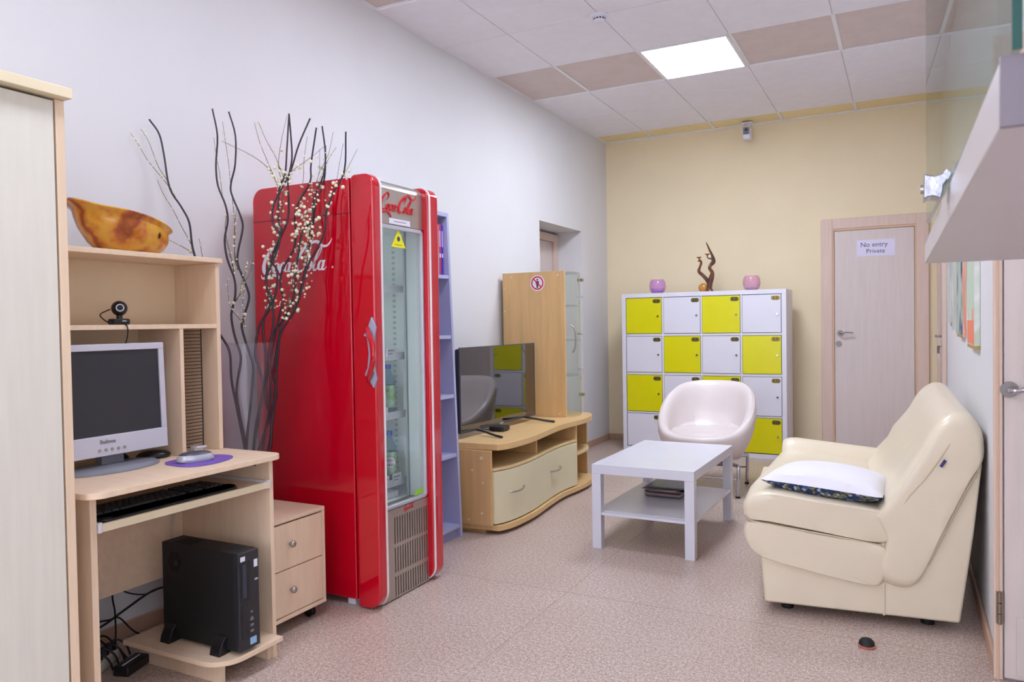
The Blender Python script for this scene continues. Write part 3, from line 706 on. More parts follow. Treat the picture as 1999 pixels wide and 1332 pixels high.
# ---- tall display cabinet on the bench
def cabinet():
    t = thing('display_cabinet', 'tall beech display cabinet with curved greenish glass on the bench', 'cabinet', (-2.45, 5.2, .52))
    y0, XB, z0, z1 = 5.06, -2.70, .5205, 1.585
    bx('side_panel', M_beechV, t, -2.695, -2.19, y0, y0+.018, z0, z1, bevel=.001)
    bx('back_panel', M_beechV, t, -2.70, -2.69, y0+.0185, 5.43, z0, z1-.02)
    prof = [(-2.195, y0+.03), (-2.150, 5.14), (-2.140, 5.22), (-2.165, 5.30), (-2.22, 5.37), (-2.30, 5.41), (-2.42, 5.425), (-2.68, 5.425)]
    P = [(p.x, p.y) for p in smoothpts([(x, y, 0) for x, y in prof], 4)]
    def sh(nm, m, za, zb, k=0.004, bev=0):
        b = nb(); pts = [(x-k, y-k*.5) for x, y in P]+[(-2.688, y0+.0190)]+[(-2.195, y0+.0190)]; prism(b, pts, 'z', za, zb); return part(nm, b, m, t, bevel=bev)
    sh('top_panel', G_cab, z1-.012, z1-.006); sh('base_panel', M_beech, z0, z0+.008)
    for z in (.815, 1.075, 1.33): sh('glass_shelf', G_cab, z, z+.006, .012)
    def curve_glass(nm, i0, i1):
        b = nb(); A = P[i0:i1]; pts = A+[(x-.004, y-.003) for x, y in A[::-1]]; prism(b, pts, 'z', z0+.010, z1-.014); return part(nm, b, G_cab, t)
    n = len(P); curve_glass('door_glass', 0, 14); curve_glass('fixed_glass', 14, n)
    b = nb(); tube(b, [(-2.165, 5.11, 1.19), (-2.138, 5.115, 1.16), (-2.13, 5.12, 1.09), (-2.138, 5.12, 1.02), (-2.158, 5.12, .99)], .006, 8, 4); part('handle', b, M_steel, t, smooth=True)
    for z in (1.53, .66):
        b = nb(); box(b, -2.215, -2.17, 5.36, 5.39, z-.012, z+.012); part('hinge', b, M_chrome, t, bevel=.004)
    for z in (1.40, 1.125, .86):
        b = nb(); box(b, -2.19, -2.155, 5.285, 5.335, z-.008, z+.008); part('shelf_bracket', b, M_silver, t, bevel=.003)
    for z in (.545, 1.555):
        for x in (-2.24, -2.62): 
            b = nb(); cyl(b, (x, y0-.0005, z), (x, y0-.003, z), .006, 10); part('screw_cap', b, M_mapleE, t)
    for z in (1.30, 1.47):
        b = nb(); cyl(b, (-2.68, y0-.0005, z), (-2.68, y0-.003, z), .006, 10); part('screw_cap', b, M_mapleE, t)
    # no-admittance sticker
    s = thing('round_sticker', 'round red and white prohibition sticker on the cabinet side', 'sticker', (-2.405, y0, 1.503))
    def disc(nm, r0, r1, m, d):
        b = nb(); n = 40
        if r0 == 0: lathe(b, [(r1, 0), (r1, .0004)], 0, 0, n)
        else:
            loft(b, [[(r*cos(2*pi*i/n), r*sin(2*pi*i/n), z) for i in range(n)] for r, z in ((r0, 0), (r1, 0), (r1, .0004), (r0, .0004), (r0, 0))], cap=False)
        for v in b.verts: v.co = Vector((-2.405+v.co.x, y0-d-v.co.z, 1.503+v.co.y))
        return part(nm, b, m, s)
    disc('backing', 0, .058, mat('title_white'), .0004); disc('ring', .040, .050, M_red_ink, .001)
    b = nb(); v = box(b, -.044, .044, -.0045, .0045, 0, .0004)
    for q in v:
        a = -pi/4; x, z = q.co.x*cos(a)-q.co.y*sin(a), q.co.x*sin(a)+q.co.y*cos(a); q.co = Vector((-2.405+x, y0-.0018-q.co.z, 1.503+z))
    part('slash', b, M_red_ink, s)
    b = nb(); cx = -2.405
    prism(b, [(cx+.007*cos(a*pi/6), 1.528+.007*sin(a*pi/6)) for a in range(12)], 'y', y0-.0014, y0-.001)
    prism(b, [(cx-.012, 1.518), (cx+.012, 1.518), (cx+.013, 1.495), (cx+.008, 1.495), (cx+.007, 1.468), (cx-.007, 1.468), (cx-.008, 1.495), (cx-.013, 1.495)], 'y', y0-.0014, y0-.001)
    part('figure_symbol', b, M_dark_ink, s)
    # things behind the glass
    bw = thing('glass_bowl', 'clear glass bowl on the lower shelf of the display cabinet', 'bowl', (-2.36, 5.2, .821))
    b = nb(); lathe(b, [(.001, .8215), (.03, .822), (.06, .85), (.08, .91), (.077, .91), (.057, .853), (.001, .828)], -2.36, 5.2, 24, False); part('body', b, glass('bowl_glass', (232, 238, 240), 1.5, body=.2, bodycol=(230, 232, 240)), bw, smooth=True)
    bk = thing('paper_pile', 'pale papers folded on the middle shelf of the display cabinet', 'papers', (-2.42, 5.22, 1.081))
    bx('sheet', M_white, bk, -2.52, -2.32, 5.15, 5.3, 1.0815, 1.10)
cabinet()

# ---- lockers
def lockers():
    t = thing('locker_cabinet', 'white cube cabinet with sixteen yellow and white locker doors', 'lockers', (-1.637, 7.0, 0))
    y0, y1 = 6.833, 7.22
    X0, X1 = -2.372, -.904
    cx = [(-2.330, -1.990), (-1.972, -1.635), (-1.621, -1.287), (-1.271, -.944)]; cz = [(1.095, 1.428), (.736, 1.073), (.372, .714), (.045, .354)]
    b = nb(); box(b, X0, X0+.038, y0, y1, .04, 1.43); box(b, X1-.038, X1, y0, y1, .04, 1.43); box(b, X0, X1, y0, y1, 1.43, 1.469); box(b, X0, X1, y0, y1, 0.0, .04)
    part('frame', b, M_white, t, bevel=.001)
    for a, c in zip(cx, cx[1:]): bx('upright', M_white, t, a[1]+.001, c[0]-.001, y0+.004, y1, .04, 1.43)
    for a, c in zip(cz, cz[1:]):
        for q in cx: bx('shelf', M_white, t, q[0]-.001, q[1]+.001, y0+.004, y1-.01, c[1]+.001, a[0]-.001)
    bx('back_board', M_white, t, X0+.038, X1-.038, y1-.008, y1, .04, 1.43)
    tags = [['4-A', '4-E', '5-A', '5-E'], ['4-B', '4-F', '5-B', '5-F'], ['4-C', '4-G', '5-C', '5-G'], ['4-D', '4-H', '5-D', '5-H']]
    M_br = mat('tag_brass', (146, 128, 60), .35, .6); M_dk = mat('tag_dark', (112, 102, 48), .4, .4); M_gap = mat('gap_grey', (120, 120, 140), .7)
    for r in range(4):
        for c in range(4):
            x0, x1 = cx[c]; z0, z1 = cz[r]; yel = (r+c) % 2 == 0
            bx('door_recess', M_gap, t, x0-.0005, x1+.0005, y0+.012, y0+.014, z0-.0005, z1+.0005)
            d = bx('door', M_yellow if yel else M_white, t, x0+.003, x1-.003, y0-.003, y0+.011, z0+.003, z1-.004, bevel=.0015)
            if yel: d['label'] = 'yellow locker door'
            b = nb(); cyl(b, (x1-.034, y0-.003, (z0+z1)/2-.005), (x1-.034, y0-.012, (z0+z1)/2-.005), .009, 12); part('lock', b, M_chrome, d, smooth=True)
            xc, zc = x1-.047, z1-.034
            b = nb(); prism(b, rrect(xc-.036, xc+.036, zc-.019, zc+.019, .017), 'y', y0-.0045, y0-.0032); part('number_plate', b, M_br if (r, c) in ((0, 3), (2, 3), (1, 3)) else M_dk, d)
            text('number', tags[r][c], .034, mat('ink_black', (14, 12, 8), .5), d, (xc, y0-.0050, zc-.001), (1, 0, 0), (0, 0, 1), depth=.0003)
lockers()

# ---- things on the lockers
def candle_bowl(x, lab, m, mf):
    t = thing('candle_bowl', lab, 'bowl', (x, 7.0, 1.469))
    b = nb(); o = [(.001, 1.4695), (.045, 1.470), (.066, 1.49), (.078, 1.535), (.072, 1.575), (.058, 1.60)]; i = [(r-.004, z+.002) for r, z in o[::-1]]
    lathe(b, o+i[:-1]+[(.001, 1.475)], x, 7.0, 32, False); part('glass_body', b, m, t, smooth=True)
    b = nb(); lathe(b, [(.001, 1.476), (.044, 1.476), (.064, 1.495), (.068, 1.515), (.001, 1.518)], x, 7.0, 24); part('filling', b, mf, t, smooth=True)
candle_bowl(-2.075, 'lilac glass ball bowl with violet filling at the left end of the lockers', glass('lilac_glass', (250, 232, 250), 1.5, body=.22, bodycol=(232, 196, 232)), mat('violet_fill', (196, 140, 226), .4, noise=.3, nscale=60))
candle_bowl(-1.217, 'pink glass ball bowl nearest the pale door on the lockers', glass('pink_glass', (252, 234, 242), 1.5, body=.3, bodycol=(238, 204, 218)), mat('pink_fill', (236, 206, 224), .4, noise=.15, nscale=60))
def sculpture():
    t = thing('driftwood_candlestick', 'forked brown driftwood candlestick standing on the lockers', 'sculpture', (-1.6, 7.0, 1.469))
    M_dw = mat('driftwood', (112, 62, 34), .35, noise=.4, nscale=14, col2=(70, 36, 18), coat=.3)
    def limb(bm, pts, rs):
        P = smoothpts([(x, y, z) for x, y, z in pts], 3); Rr = smoothpts([(r, 0, 0) for r in rs], 3); rings = []
        for k, p in enumerate(P):
            q = (P[min(k+1, len(P)-1)]-P[max(k-1, 0)]).normalized(); a = q.cross(Vector((0, 1, 0))).normalized(); u = a.cross(q)
            rings.append([p+max(Rr[k].x, .002)*(cos(2*pi*j/10)*a+sin(2*pi*j/10)*u) for j in range(10)])
        loft(bm, rings)
    b = nb(); limb(b, [(-1.585, 7, 1.4695), (-1.59, 7, 1.50), (-1.585, 7, 1.55), (-1.57, 7.0, 1.60), (-1.562, 6.995, 1.645), (-1.585, 6.99, 1.685), (-1.575, 7, 1.715), (-1.552, 7.005, 1.745), (-1.562, 7.0, 1.80), (-1.585, 7, 1.85), (-1.605, 7, 1.90), (-1.617, 7, 1.925)], [.034, .026, .026, .024, .017, .015, .016, .020, .012, .009, .006, .002]); part('main_limb', b, M_dw, t, smooth=True)
    b = nb(); limb(b, [(-1.59, 7, 1.545), (-1.615, 7, 1.585), (-1.65, 6.995, 1.625), (-1.682, 6.99, 1.66), (-1.672, 6.99, 1.70), (-1.66, 6.99, 1.735), (-1.672, 6.99, 1.762), (-1.69, 6.99, 1.75)], [.022, .018, .016, .015, .011, .011, .010, .004]); part('side_limb', b, M_dw, t, smooth=True)
    b = nb(); limb(b, [(-1.560, 7, 1.770), (-1.578, 6.995, 1.772), (-1.600, 6.99, 1.780), (-1.603, 6.99, 1.797)], [.010, .008, .006, .006]); part('side_twig', b, M_dw, t, smooth=True)
    M_cup = mat('brass_cup', (170, 116, 50), .3, .7)
    for x, z in ((-1.679, 1.772), (-1.603, 1.797)):
        b = nb(); lathe(b, [(.004, z-.016), (.007, z+.006), (.024, z+.016), (.024, z+.020), (.001, z+.014)], x, 6.99, 20); part('candle_cup', b, M_cup, t, smooth=True)
    s = thing('amber_stone', 'rounded amber stone at the foot of the driftwood candlestick', 'stone', (-1.655, 7.02, 1.469))
    b = nb(); ball(b, (-1.655, 7.04, 1.511), .05, 20, 14, (.9, .6, .83)); part('body', b, mat('amber', (214, 160, 60), .15, noise=.35, nscale=10, col2=(190, 110, 30), coat=.8), s, smooth=True)
sculpture()

# ---- armchair
def armchair():
    cx, cy = -1.285, 5.50
    t = thing('armchair', 'rounded cream tub armchair behind the coffee table', 'armchair', (cx, cy, 0))
    N = 48
    def rim(phi):  # phi measured from the front (-y)
        c = (1-cos(phi))/2
        return .41+.34*(c*c*(3-2*c))**.95
    def rad(phi):
        return .335, .315
    rings_o = []
    def P(phi, r, z):
        rx, ry = rad(phi); r *= 1+.045*max(0, -cos(phi))*(sin(2*phi)**2); lean = max(0, z-.35)*.22
        return (cx+rx*r*sin(phi), cy-ry*r*cos(phi)+lean*(1-cos(phi))/2, z)
    prof = []  # outer then rim then inner, (r, zfrac 0..1 of rim) 
    levels = [(.25, .0), (.50, .02), (.72, .10), (.90, .30), (1.0, .55), (1.04, .78), (1.035, .90), (1.00, .97), (.94, 1.0), (.87, .97), (.82, .90), (.79, .78), (.76, .6), (.72, .45), (.2, .42)]
    zb = .205
    R = []
    for r, f in levels:
        R.append([P(2*pi*k/N, r, zb+(rim(2*pi*k/N)-zb)*f if f > .44 or r > .8 else zb+(.75-zb)*0+f*.25) for k in range(N)])
    b = nb(); loft(b, R); o = part('shell', b, M_leatherP, t, smooth=True)
    s = o.modifiers.new('sub', 'SUBSURF'); s.levels = 1; s.render_levels = 1
    b = nb(); rings = []
    for r, z in ((.05, .30), (.72, .30), (.76, .33), (.775, .37), (.76, .405), (.70, .425), (.5, .438), (.05, .445)):
        rings.append([(cx+.335*r*.98*sin(2*pi*k/N), cy-.02-.315*r*cos(2*pi*k/N)*.98, z) for k in range(N)])
    loft(b, rings); part('seat_cushion', b, M_leatherP, t, smooth=True)
    b = nb(); lathe(b, [(.10, .19), (.10, .215), (.02, .216)], cx, cy, 24); part('swivel_plate', b, M_blackm, t)
    for k, (dx, dy) in enumerate(((.262, -.245), (-.262, -.245), (.235, .235), (-.235, .235))):
        b = nb(); tube(b, [(cx+dx*.35, cy+dy*.35, .2), (cx+dx*.98, cy+dy*.9, .215), (cx+dx*1.05, cy+dy, .19), (cx+dx*1.03, cy+dy*1.02, .012)], .0125, 10, 5); part('leg', b, M_chrome, t, smooth=True)
        b = nb(); lathe(b, [(.016, .0005), (.016, .01), (.012, .014)], cx+dx*1.03, cy+dy*1.02, 16); part('glide', b, M_blackm, t)
    for yy in (-.245, .235):
        b = nb(); w = .262 if yy < 0 else .235; tube(b, [(cx-w*1.03, cy+yy, .125), (cx+w*1.03, cy+yy, .125)], .007, 8); part('cross_bar', b, M_chrome, t, smooth=True)
armchair()

# ---- coffee table
def coffee_table():
    t = thing('coffee_table', 'white rectangular coffee table with lower shelf in front of the armchair', 'table', (-1.493, 3.781, 0), -.0119)
    bx('tabletop', M_whiteg, t, 0, .55, 0, .90, .40, .45, bevel=.0015, local=True)
    for x in (0, .5):
        for y in (0, .85): bx('leg', M_whiteg, t, x, x+.05, y, y+.05, 0, .3995, bevel=.0015, local=True)
    bx('lower_shelf', mat('shelf_white', (228, 226, 230), .25), t, .004, .546, .0505, .8495, .178, .194, bevel=.001, local=True)
    bx('shelf_cleat', M_whiteg, t, .05, .5, .004, .05, .180, .192, bevel=.001, local=True)
    random.seed(11)
    cols = [(90, 50, 60), (70, 70, 84), (160, 150, 150), (120, 40, 44), (50, 60, 80), (200, 196, 200), (84, 66, 60), (60, 58, 70)]
    names = ['maroon', 'slate', 'light grey', 'dark red', 'navy', 'white', 'brown', 'charcoal']
    z = .1945
    for k, c in enumerate(cols):
        h = random.uniform(.006, .009)
        m = thing('magazine', '%s magazine, number %s up in the pile under the coffee table' % (names[k], ['one', 'two', 'three', 'four', 'five', 'six', 'seven', 'eight'][k]), 'magazine', (-1.24+random.uniform(-.012, .012), 4.38+random.uniform(-.015, .015), z), random.uniform(-.15, .15), group='magazines piled under the table')
        bx('pages', mat('page_edges', (170, 160, 150), .7, noise=.1, nscale=80), m, -.101, .101, -.136, .136, .0025, h-.0025, local=True)
        bx('cover', mat('mag_%d' % k, c, .3, noise=.3, nscale=12), m, -.105, .105, -.140, .140, h-.0025, h, local=True)
        bx('cover', mat('mag_%d' % k), m, -.105, .105, -.140, .140, 0, .0025, local=True)
        z += h+.0004
coffee_table()
# ---- sofa (local frame: origin at its near rear bottom corner, +y = along its length, +x = towards the wall)
SO = ((.182, 3.297, 0), .102)
def sofa():
    t = thing('sofa', 'cream leather two-seat sofa with its back to the right wall', 'sofa', SO[0], SO[1])
    L = 1.27
    def spline(pts, n=4):
        P = smoothpts([(a, b, 0) for a, b in pts+[pts[0]]], n); return [(p.x, p.y) for p in P[:-1]]
    def sweep(nm, pts, stations, m=M_leather, n=4, warp=None, sm=True, **k):
        pr = spline(pts, n) if n else pts; cx = sum(p[0] for p in pr)/len(pr); cz = sum(p[1] for p in pr)/len(pr)
        R = []
        for y, s in stations:
            r = []
            for x, z in pr:
                X, Z = cx+(x-cx)*s, cz+(z-cz)*s
                if warp: X, Z = warp(X, Z, y)
                r.append((X, y, Z))
            R.append(r)
        b = nb(); loft(b, R); return part(nm, b, m, t, smooth=sm, local=True, **k)
    def ends(a, c, e=.05, q=.9, n=6):
        st = [(a, q-.25)]
        for i in range(n+1):
            f = i/n; st.append((a+e*(1-cos(f*pi/2)), q+(1-q)*sin(f*pi/2)))
        k = 10
        for i in range(1, k): st.append((a+e+(c-a-2*e)*i/k, 1))
        for i in range(n, -1, -1):
            f = i/n; st.append((c-e*(1-cos(f*pi/2)), q+(1-q)*sin(f*pi/2)))
        st.append((c, q-.25)); return st
    # upholstered base
    b = nb(); prism(b, [(-.706, .04), (-.721, .24), (-.3, .30), (-.08, .50), (.055, .672), (.074, .655), (.045, .38), (.0, .04)], 'y', .012, L-.01)
    part('base', b, M_leather, t, bevel=.012, local=True, seg=3)
    b = nb(); tube(b, [(-.262, .010, .042), (-.262, .008, .17)], .004, 6); part('base_seam', b, M_leather, t, local=True, smooth=True)
    for x in (-.62, -.10):
        for y in (.10, L-.12):
            b = nb(); lathe(b, [(.024, .0), (.028, .039)], x, y, 16); part('foot', b, M_blackm, t, local=True, smooth=True)
    # lower seat roll and seat cushion
    sweep('seat_roll', [(-.775, .375), (-.786, .345), (-.785, .300), (-.755, .254), (-.695, .224), (-.501, .184), (-.315, .155), (-.262, .17), (-.24, .25), (-.262, .318), (-.50, .348), (-.70, .375)], ends(-.012, L, .05, .93))
    sweep('seat_cushion', [(-.788, .395), (-.788, .443), (-.756, .483), (-.693, .500), (-.60, .492), (-.499, .480), (-.313, .462), (-.2, .44), (-.2, .38), (-.262, .325), (-.50, .352), (-.70, .378), (-.765, .380)], ends(-.010, L+.0, .055, .90),
          warp=lambda X, Z, y: (X+(.10*max(0, (y-.25)/1.0)**1.0 if X < -.5 else .10*max(0, (y-.25)/1.0)*max(0, (-X-.2)/.3)), Z))
    # raised far end of the seat
    def arm():
        prof = [(1.02, .40), (1.06, .47), (1.11, .525), (1.17, .553), (1.24, .545), (1.29, .50), (1.30, .42), (1.29, .33), (1.15, .33), (1.03, .35)]
        pr = spline(prof, 4); cy = 1.17; cz = .42; R = []
        st = [(-.675, .5), (-.672, .78), (-.66, .88), (-.635, .96), (-.60, 1), (-.45, 1), (-.3, 1), (-.15, 1), (-.06, .95)]
        for x, s in st:
            drop = (x+.60)*.10
            R.append([(x, cy+(y-cy)*s, cz+(z-cz)*s-(drop if z > .42 else 0)) for y, z in pr])
        b = nb(); loft(b, R); part('raised_end', b, M_leather, t, smooth=True, local=True)
    arm()
    # thick tilted backrest
    bk = [(-.30, .425), (-.262, .33), (-.285, .23), (-.272, .172), (-.20, .150), (-.15, .172), (-.112, .245), (-.045, .409), (.040, .600), (.076, .668), (.080, .730), (.066, .79), (.030, .835), (-.025, .840), (-.085, .79), (-.14, .69), (-.205, .575)]
    sweep('backrest', bk, ends(-.020, L+.01, .07, .86), warp=lambda X, Z, y: (X+(.09*max(0, y)/L*max(0, min(1, (Z-.3)/.4))), Z+(.025*y/L if Z > .6 else 0)))
    # seams
    def seam(nm, pts, r=.003): b = nb(); tube(b, pts, r, 6, 4); part(nm, b, mat('leather_seam', (214, 198, 168), .5), t, smooth=True, local=True)
    seam('back_seam', [(-.245, -.004, .345), (-.188, -.018, .50), (-.121, -.022, .595), (-.049, -.020, .71), (.000, -.004, .79)])
    seam('seat_seam', [(-.780, .02, .388), (-.744, -.004, .376), (-.62, -.010, .362), (-.5, -.012, .35), (-.38, -.010, .335), (-.274, -.004, .320)])
    b = nb(); v = box(b, -.0045, .0045, -.032, -.020, .0, .03); 
    for q in v: x, z = q.co.x, q.co.z-.015; q.co.x = -.062+x*.85+z*.5; q.co.z = .655+z*.85-x*.5
    part('fabric_tag', b, mat('tag_navy', (60, 50, 110), .6), t, local=True)
    b = nb(); tube(b, [(.055, .0, .625), (.015, -.004, .55), (-.06, -.006, .38), (-.11, -.004, .26)], .003, 6, 4); part('side_piping', b, mat('leather_seam'), t, smooth=True, local=True)
sofa()

# ---- cushion on the sofa
def cushion():
    th = SO[1]; O = Vector(SO[0])
    def S(a, b_, z): return Vector((O.x-sin(th)*a+cos(th)*b_, O.y+cos(th)*a+sin(th)*b_, z))
    A, B_, D = S(.065, -.722, .538), S(.0, -.265, .503), S(.53, -.62, .508)
    t = thing('cushion', 'white square cushion with blue floral underside lying on the sofa seat', 'cushion', tuple(((B_+D)/2)[:2])+(.505,))
    u = B_-A; v = D-A; n = 22
    def sheet(sign, ext):
        b = nb(); G = []
        for i in range(n+1):
            row = []
            for j in range(n+1):
                p, q = i/n*2-1, j/n*2-1
                pin = 1-.06*(1-abs(p)**2)*(abs(q)**3); pin2 = 1-.06*(1-abs(q)**2)*(abs(p)**3)
                P0 = A+u*((p*pin2)*.5+.5)+v*((q*pin)*.5+.5)
                h = ((1-p*p)*(1-q*q))**.42
                z = P0.z+((.078*h) if sign > 0 else -.065*h)
                P0.z = max(z, .470 if sign < 0 else z)
                row.append(b.verts.new(P0))
            G.append(row)
        for i in range(n):
            for j in range(n): b.faces.new((G[i][j], G[i+1][j], G[i+1][j+1], G[i][j+1]))
        return b
    part('top_cover', sheet(1, 0), mat('cushion_white', (240, 238, 244), .8, noise=.02, bump=.1, bscale=200), t, smooth=True)
    m = bpy.data.materials.new('floral_cloth'); m.use_nodes = True; N = m.node_tree.nodes; L = m.node_tree.links; bs = N['Principled BSDF']; bs.inputs['Roughness'].default_value = .85
    tc = N.new('ShaderNodeTexCoord'); vo = N.new('ShaderNodeTexVoronoi'); vo.inputs['Scale'].default_value = 85; L.new(tc.outputs['Object'], vo.inputs['Vector'])
    rp = N.new('ShaderNodeValToRGB'); rp.color_ramp.interpolation = 'CONSTANT'; c = rp.color_ramp; els = [(0, (40, 56, 92)), (.3, (70, 96, 140)), (.5, (170, 178, 205)), (.66, (128, 122, 70)), (.8, (40, 56, 92))]
    while len(c.elements) < len(els): c.elements.new(.5)
    for e, (p, k) in zip(c.elements, els): e.position = p; e.color = lin(k)+(1,)
    sp = N.new('ShaderNodeSeparateColor'); L.new(vo.outputs['Color'], sp.inputs[0]); L.new(sp.outputs[0], rp.inputs[0]); L.new(rp.outputs[0], bs.inputs['Base Color'])
    part('floral_cover', sheet(-1, 0), m, t, smooth=True)['label'] = 'blue and olive floral underside'
cushion()

# ================================================================== ON THE DESK
def bowl():
    t = thing('wooden_bowl', 'boat-shaped burl wood bowl on top of the desk hutch', 'bowl', (-2.41, 1.72, 1.468))
    m = bpy.data.materials.new('burl_wood'); m.use_nodes = True; N = m.node_tree.nodes; L = m.node_tree.links; bs = N['Principled BSDF']
    bs.inputs['Roughness'].default_value = .22; bs.inputs['Coat Weight'].default_value = .6
    tc = N.new('ShaderNodeTexCoord'); wv = N.new('ShaderNodeTexWave'); wv.inputs['Scale'].default_value = 4; wv.inputs['Distortion'].default_value = 9; wv.inputs['Detail'].default_value = 4; wv.inputs['Detail Scale'].default_value = 2.2
    L.new(tc.outputs['Object'], wv.inputs['Vector']); rp = N.new('ShaderNodeValToRGB'); c = rp.color_ramp; els = [(0, (218, 160, 40)), (.4, (208, 132, 30)), (.75, (186, 98, 22)), (1, (150, 70, 18))]
    while len(c.elements) < len(els): c.elements.new(.5)
    for e, (p, k) in zip(c.elements, els): e.position = p; e.color = lin(k)+(1,)
    L.new(wv.outputs['Color'], rp.inputs[0]); L.new(rp.outputs[0], bs.inputs['Base Color'])
    NN = 48; cx, cy = -2.41, 1.725
    def rimz(a):  # a: angle, sin a = +y side
        s = sin(a); z = 1.588-.030*s
        if s < 0: z += .022*max(0, -s)**6
        return z+.006*cos(2*a)
    def ring(k, f, th=0):
        out = []
        for i in range(NN):
            a = 2*pi*i/NN; ry = (.168 if sin(a) > 0 else .160)*k; rx = .112*k
            z = 1.469+(rimz(a)-1.469)*f+th
            y = cy+ry*sin(a)+(.02*f*(-1 if sin(a) < 0 else .35))*abs(sin(a))**2+.02*(1-f)
            out.append((cx+rx*cos(a), y, z))
        return out
    R = [ring(.2, 0), ring(.52, 0), ring(.66, .06), ring(.80, .22), ring(.92, .5), ring(.955, .72), ring(.95, .86), ring(1.03, .97), ring(1.06, 1.0), ring(1.04, 1.0, .004), ring(.96, .93, .003), ring(.88, .8), ring(.82, .5), ring(.66, .2), ring(.4, .12), ring(.05, .1)]
    b = nb(); loft(b, R); part('body', b, m, t, smooth=True)
    b = nb(); ball(b, (-2.318, 1.80, 1.535), .010, 10, 8, (.5, 1, 1.4)); part('knot', b, mat('knot_dark', (50, 26, 8), .4), t)
bowl()
def webcam():
    t = thing('webcam', 'black ball webcam standing on the hutch shelf', 'webcam', (-2.43, 1.72, 1.222))
    x, y, z = -2.42, 1.715, 1.222
    b = nb(); ball(b, (x, y, z+.058), .026, 20, 14); part('body', b, M_black, t, smooth=True)
    b = nb(); d = Vector((.85, -.5, .05)).normalized(); o = Vector((x, y, z+.058)); cyl(b, o+d*.021, o+d*.029, .013, 20); part('lens_ring', b, M_silver, t, smooth=True)
    b = nb(); cyl(b, o+d*.028, o+d*.0300, .010, 16); part('lens', b, M_blackm, t)
    b = nb(); cyl(b, (x, y, z+.012), (x, y, z+.036), .010, 12); prism(b, rrect(y-.034, y+.026, z+.0005, z+.022, .007, 3), 'x', x-.016, x+.020); part('clip_base', b, M_black, t, bevel=.002)
    bx('badge', M_silver, t, x+.020, x+.0206, y-.004, y+.012, z+.012, z+.016)
    b = nb(); tube(b, [(x-.02, y-.02, z+.055), (x-.04, y-.045, z+.035), (x+.03, y-.058, z+.006), (x+.08, y-.062, z+.003), (x+.125, y-.064, z-.002), (x+.127, y-.062, z-.03), (x+.10, y-.055, z-.07), (x+.04, y-.05, z-.12)], .0022, 6, 4); part('cable', b, M_cable, t, smooth=True)
webcam()
def monitor():
    t = thing('monitor', 'silver flat desktop monitor with dark screen on the desk', 'monitor', (-2.33, 1.61, .749))
    x, y0, y1, z0, z1 = -2.300, 1.428, 1.800, .798, 1.160
    tilt = .10
    def T(v):
        dz = v.z-z0; return Vector((v.x-dz*tilt*.35, v.y, v.z))
    def P(nm, m, bev, f, par=None):
        b = nb(); f(b)
        for v in b.verts: v.co = T(v.co)
        return part(nm, b, m, par or t, bevel=bev)
    P('housing', M_silver, .006, lambda b: box(b, x-.05, x-.008, y0+.004, y1-.004, z0+.004, z1-.004))
    def bez(b):
        box(b, x-.010, x+.004, y0, y0+.020, z0+.066, z1-.022); box(b, x-.010, x+.004, y1-.020, y1, z0+.066, z1-.022); box(b, x-.010, x+.004, y0, y1, z1-.022, z1); box(b, x-.010, x+.004, y0, y1, z0, z0+.066)
    P('bezel', mat('monitor_silver', (206, 204, 216), .35, .15), .002, bez)
    P('screen', mat('lcd_dark', (46, 46, 52), .45), 0, lambda b: box(b, x-.008, x-.002, y0+.020, y1-.020, z0+.066, z1-.022))
    text('brand_lettering', 'Belinea', .019, mat('brand_grey', (90, 96, 100), .5), t, (x+.003, 1.575, z0+.046), (0, 1, 0), (0, 0, 1))
    for k in range(5):
        b = nb(); cyl(b, (x+.003, 1.545+k*.022, z0+.020), (x+.0065, 1.545+k*.022, z0+.020), .005, 10); part('button', b, M_steel, t, smooth=True)
    b = nb(); cyl(b, (x-.06, 1.615, .76), (x-.05, 1.615, .84), .02, 16); box(b, x-.065, x-.03, 1.575, 1.655, .755, .85); part('neck', b, mat('monitor_grey', (120, 120, 130), .4), t, bevel=.004)
    b = nb(); N_ = 36
    def el(rx, ry, z): return [(-2.325+rx*cos(2*pi*i/N_), 1.60+ry*sin(2*pi*i/N_), z) for i in range(N_)]
    loft(b, [el(.10, .172, .7495), el(.10, .172, .754), el(.085, .155, .762), el(.06, .125, .765), el(.01, .02, .766)]); part('base', b, mat('monitor_base', (140, 142, 152), .35, .2), t, smooth=True)
    b = nb(); tube(b, [(x-.04, 1.64, .80), (x-.05, 1.68, .775), (x-.09, 1.70, .765), (-2.45, 1.66, .76)], .004, 6, 4); part('cable', b, M_cable, t, smooth=True)
monitor()
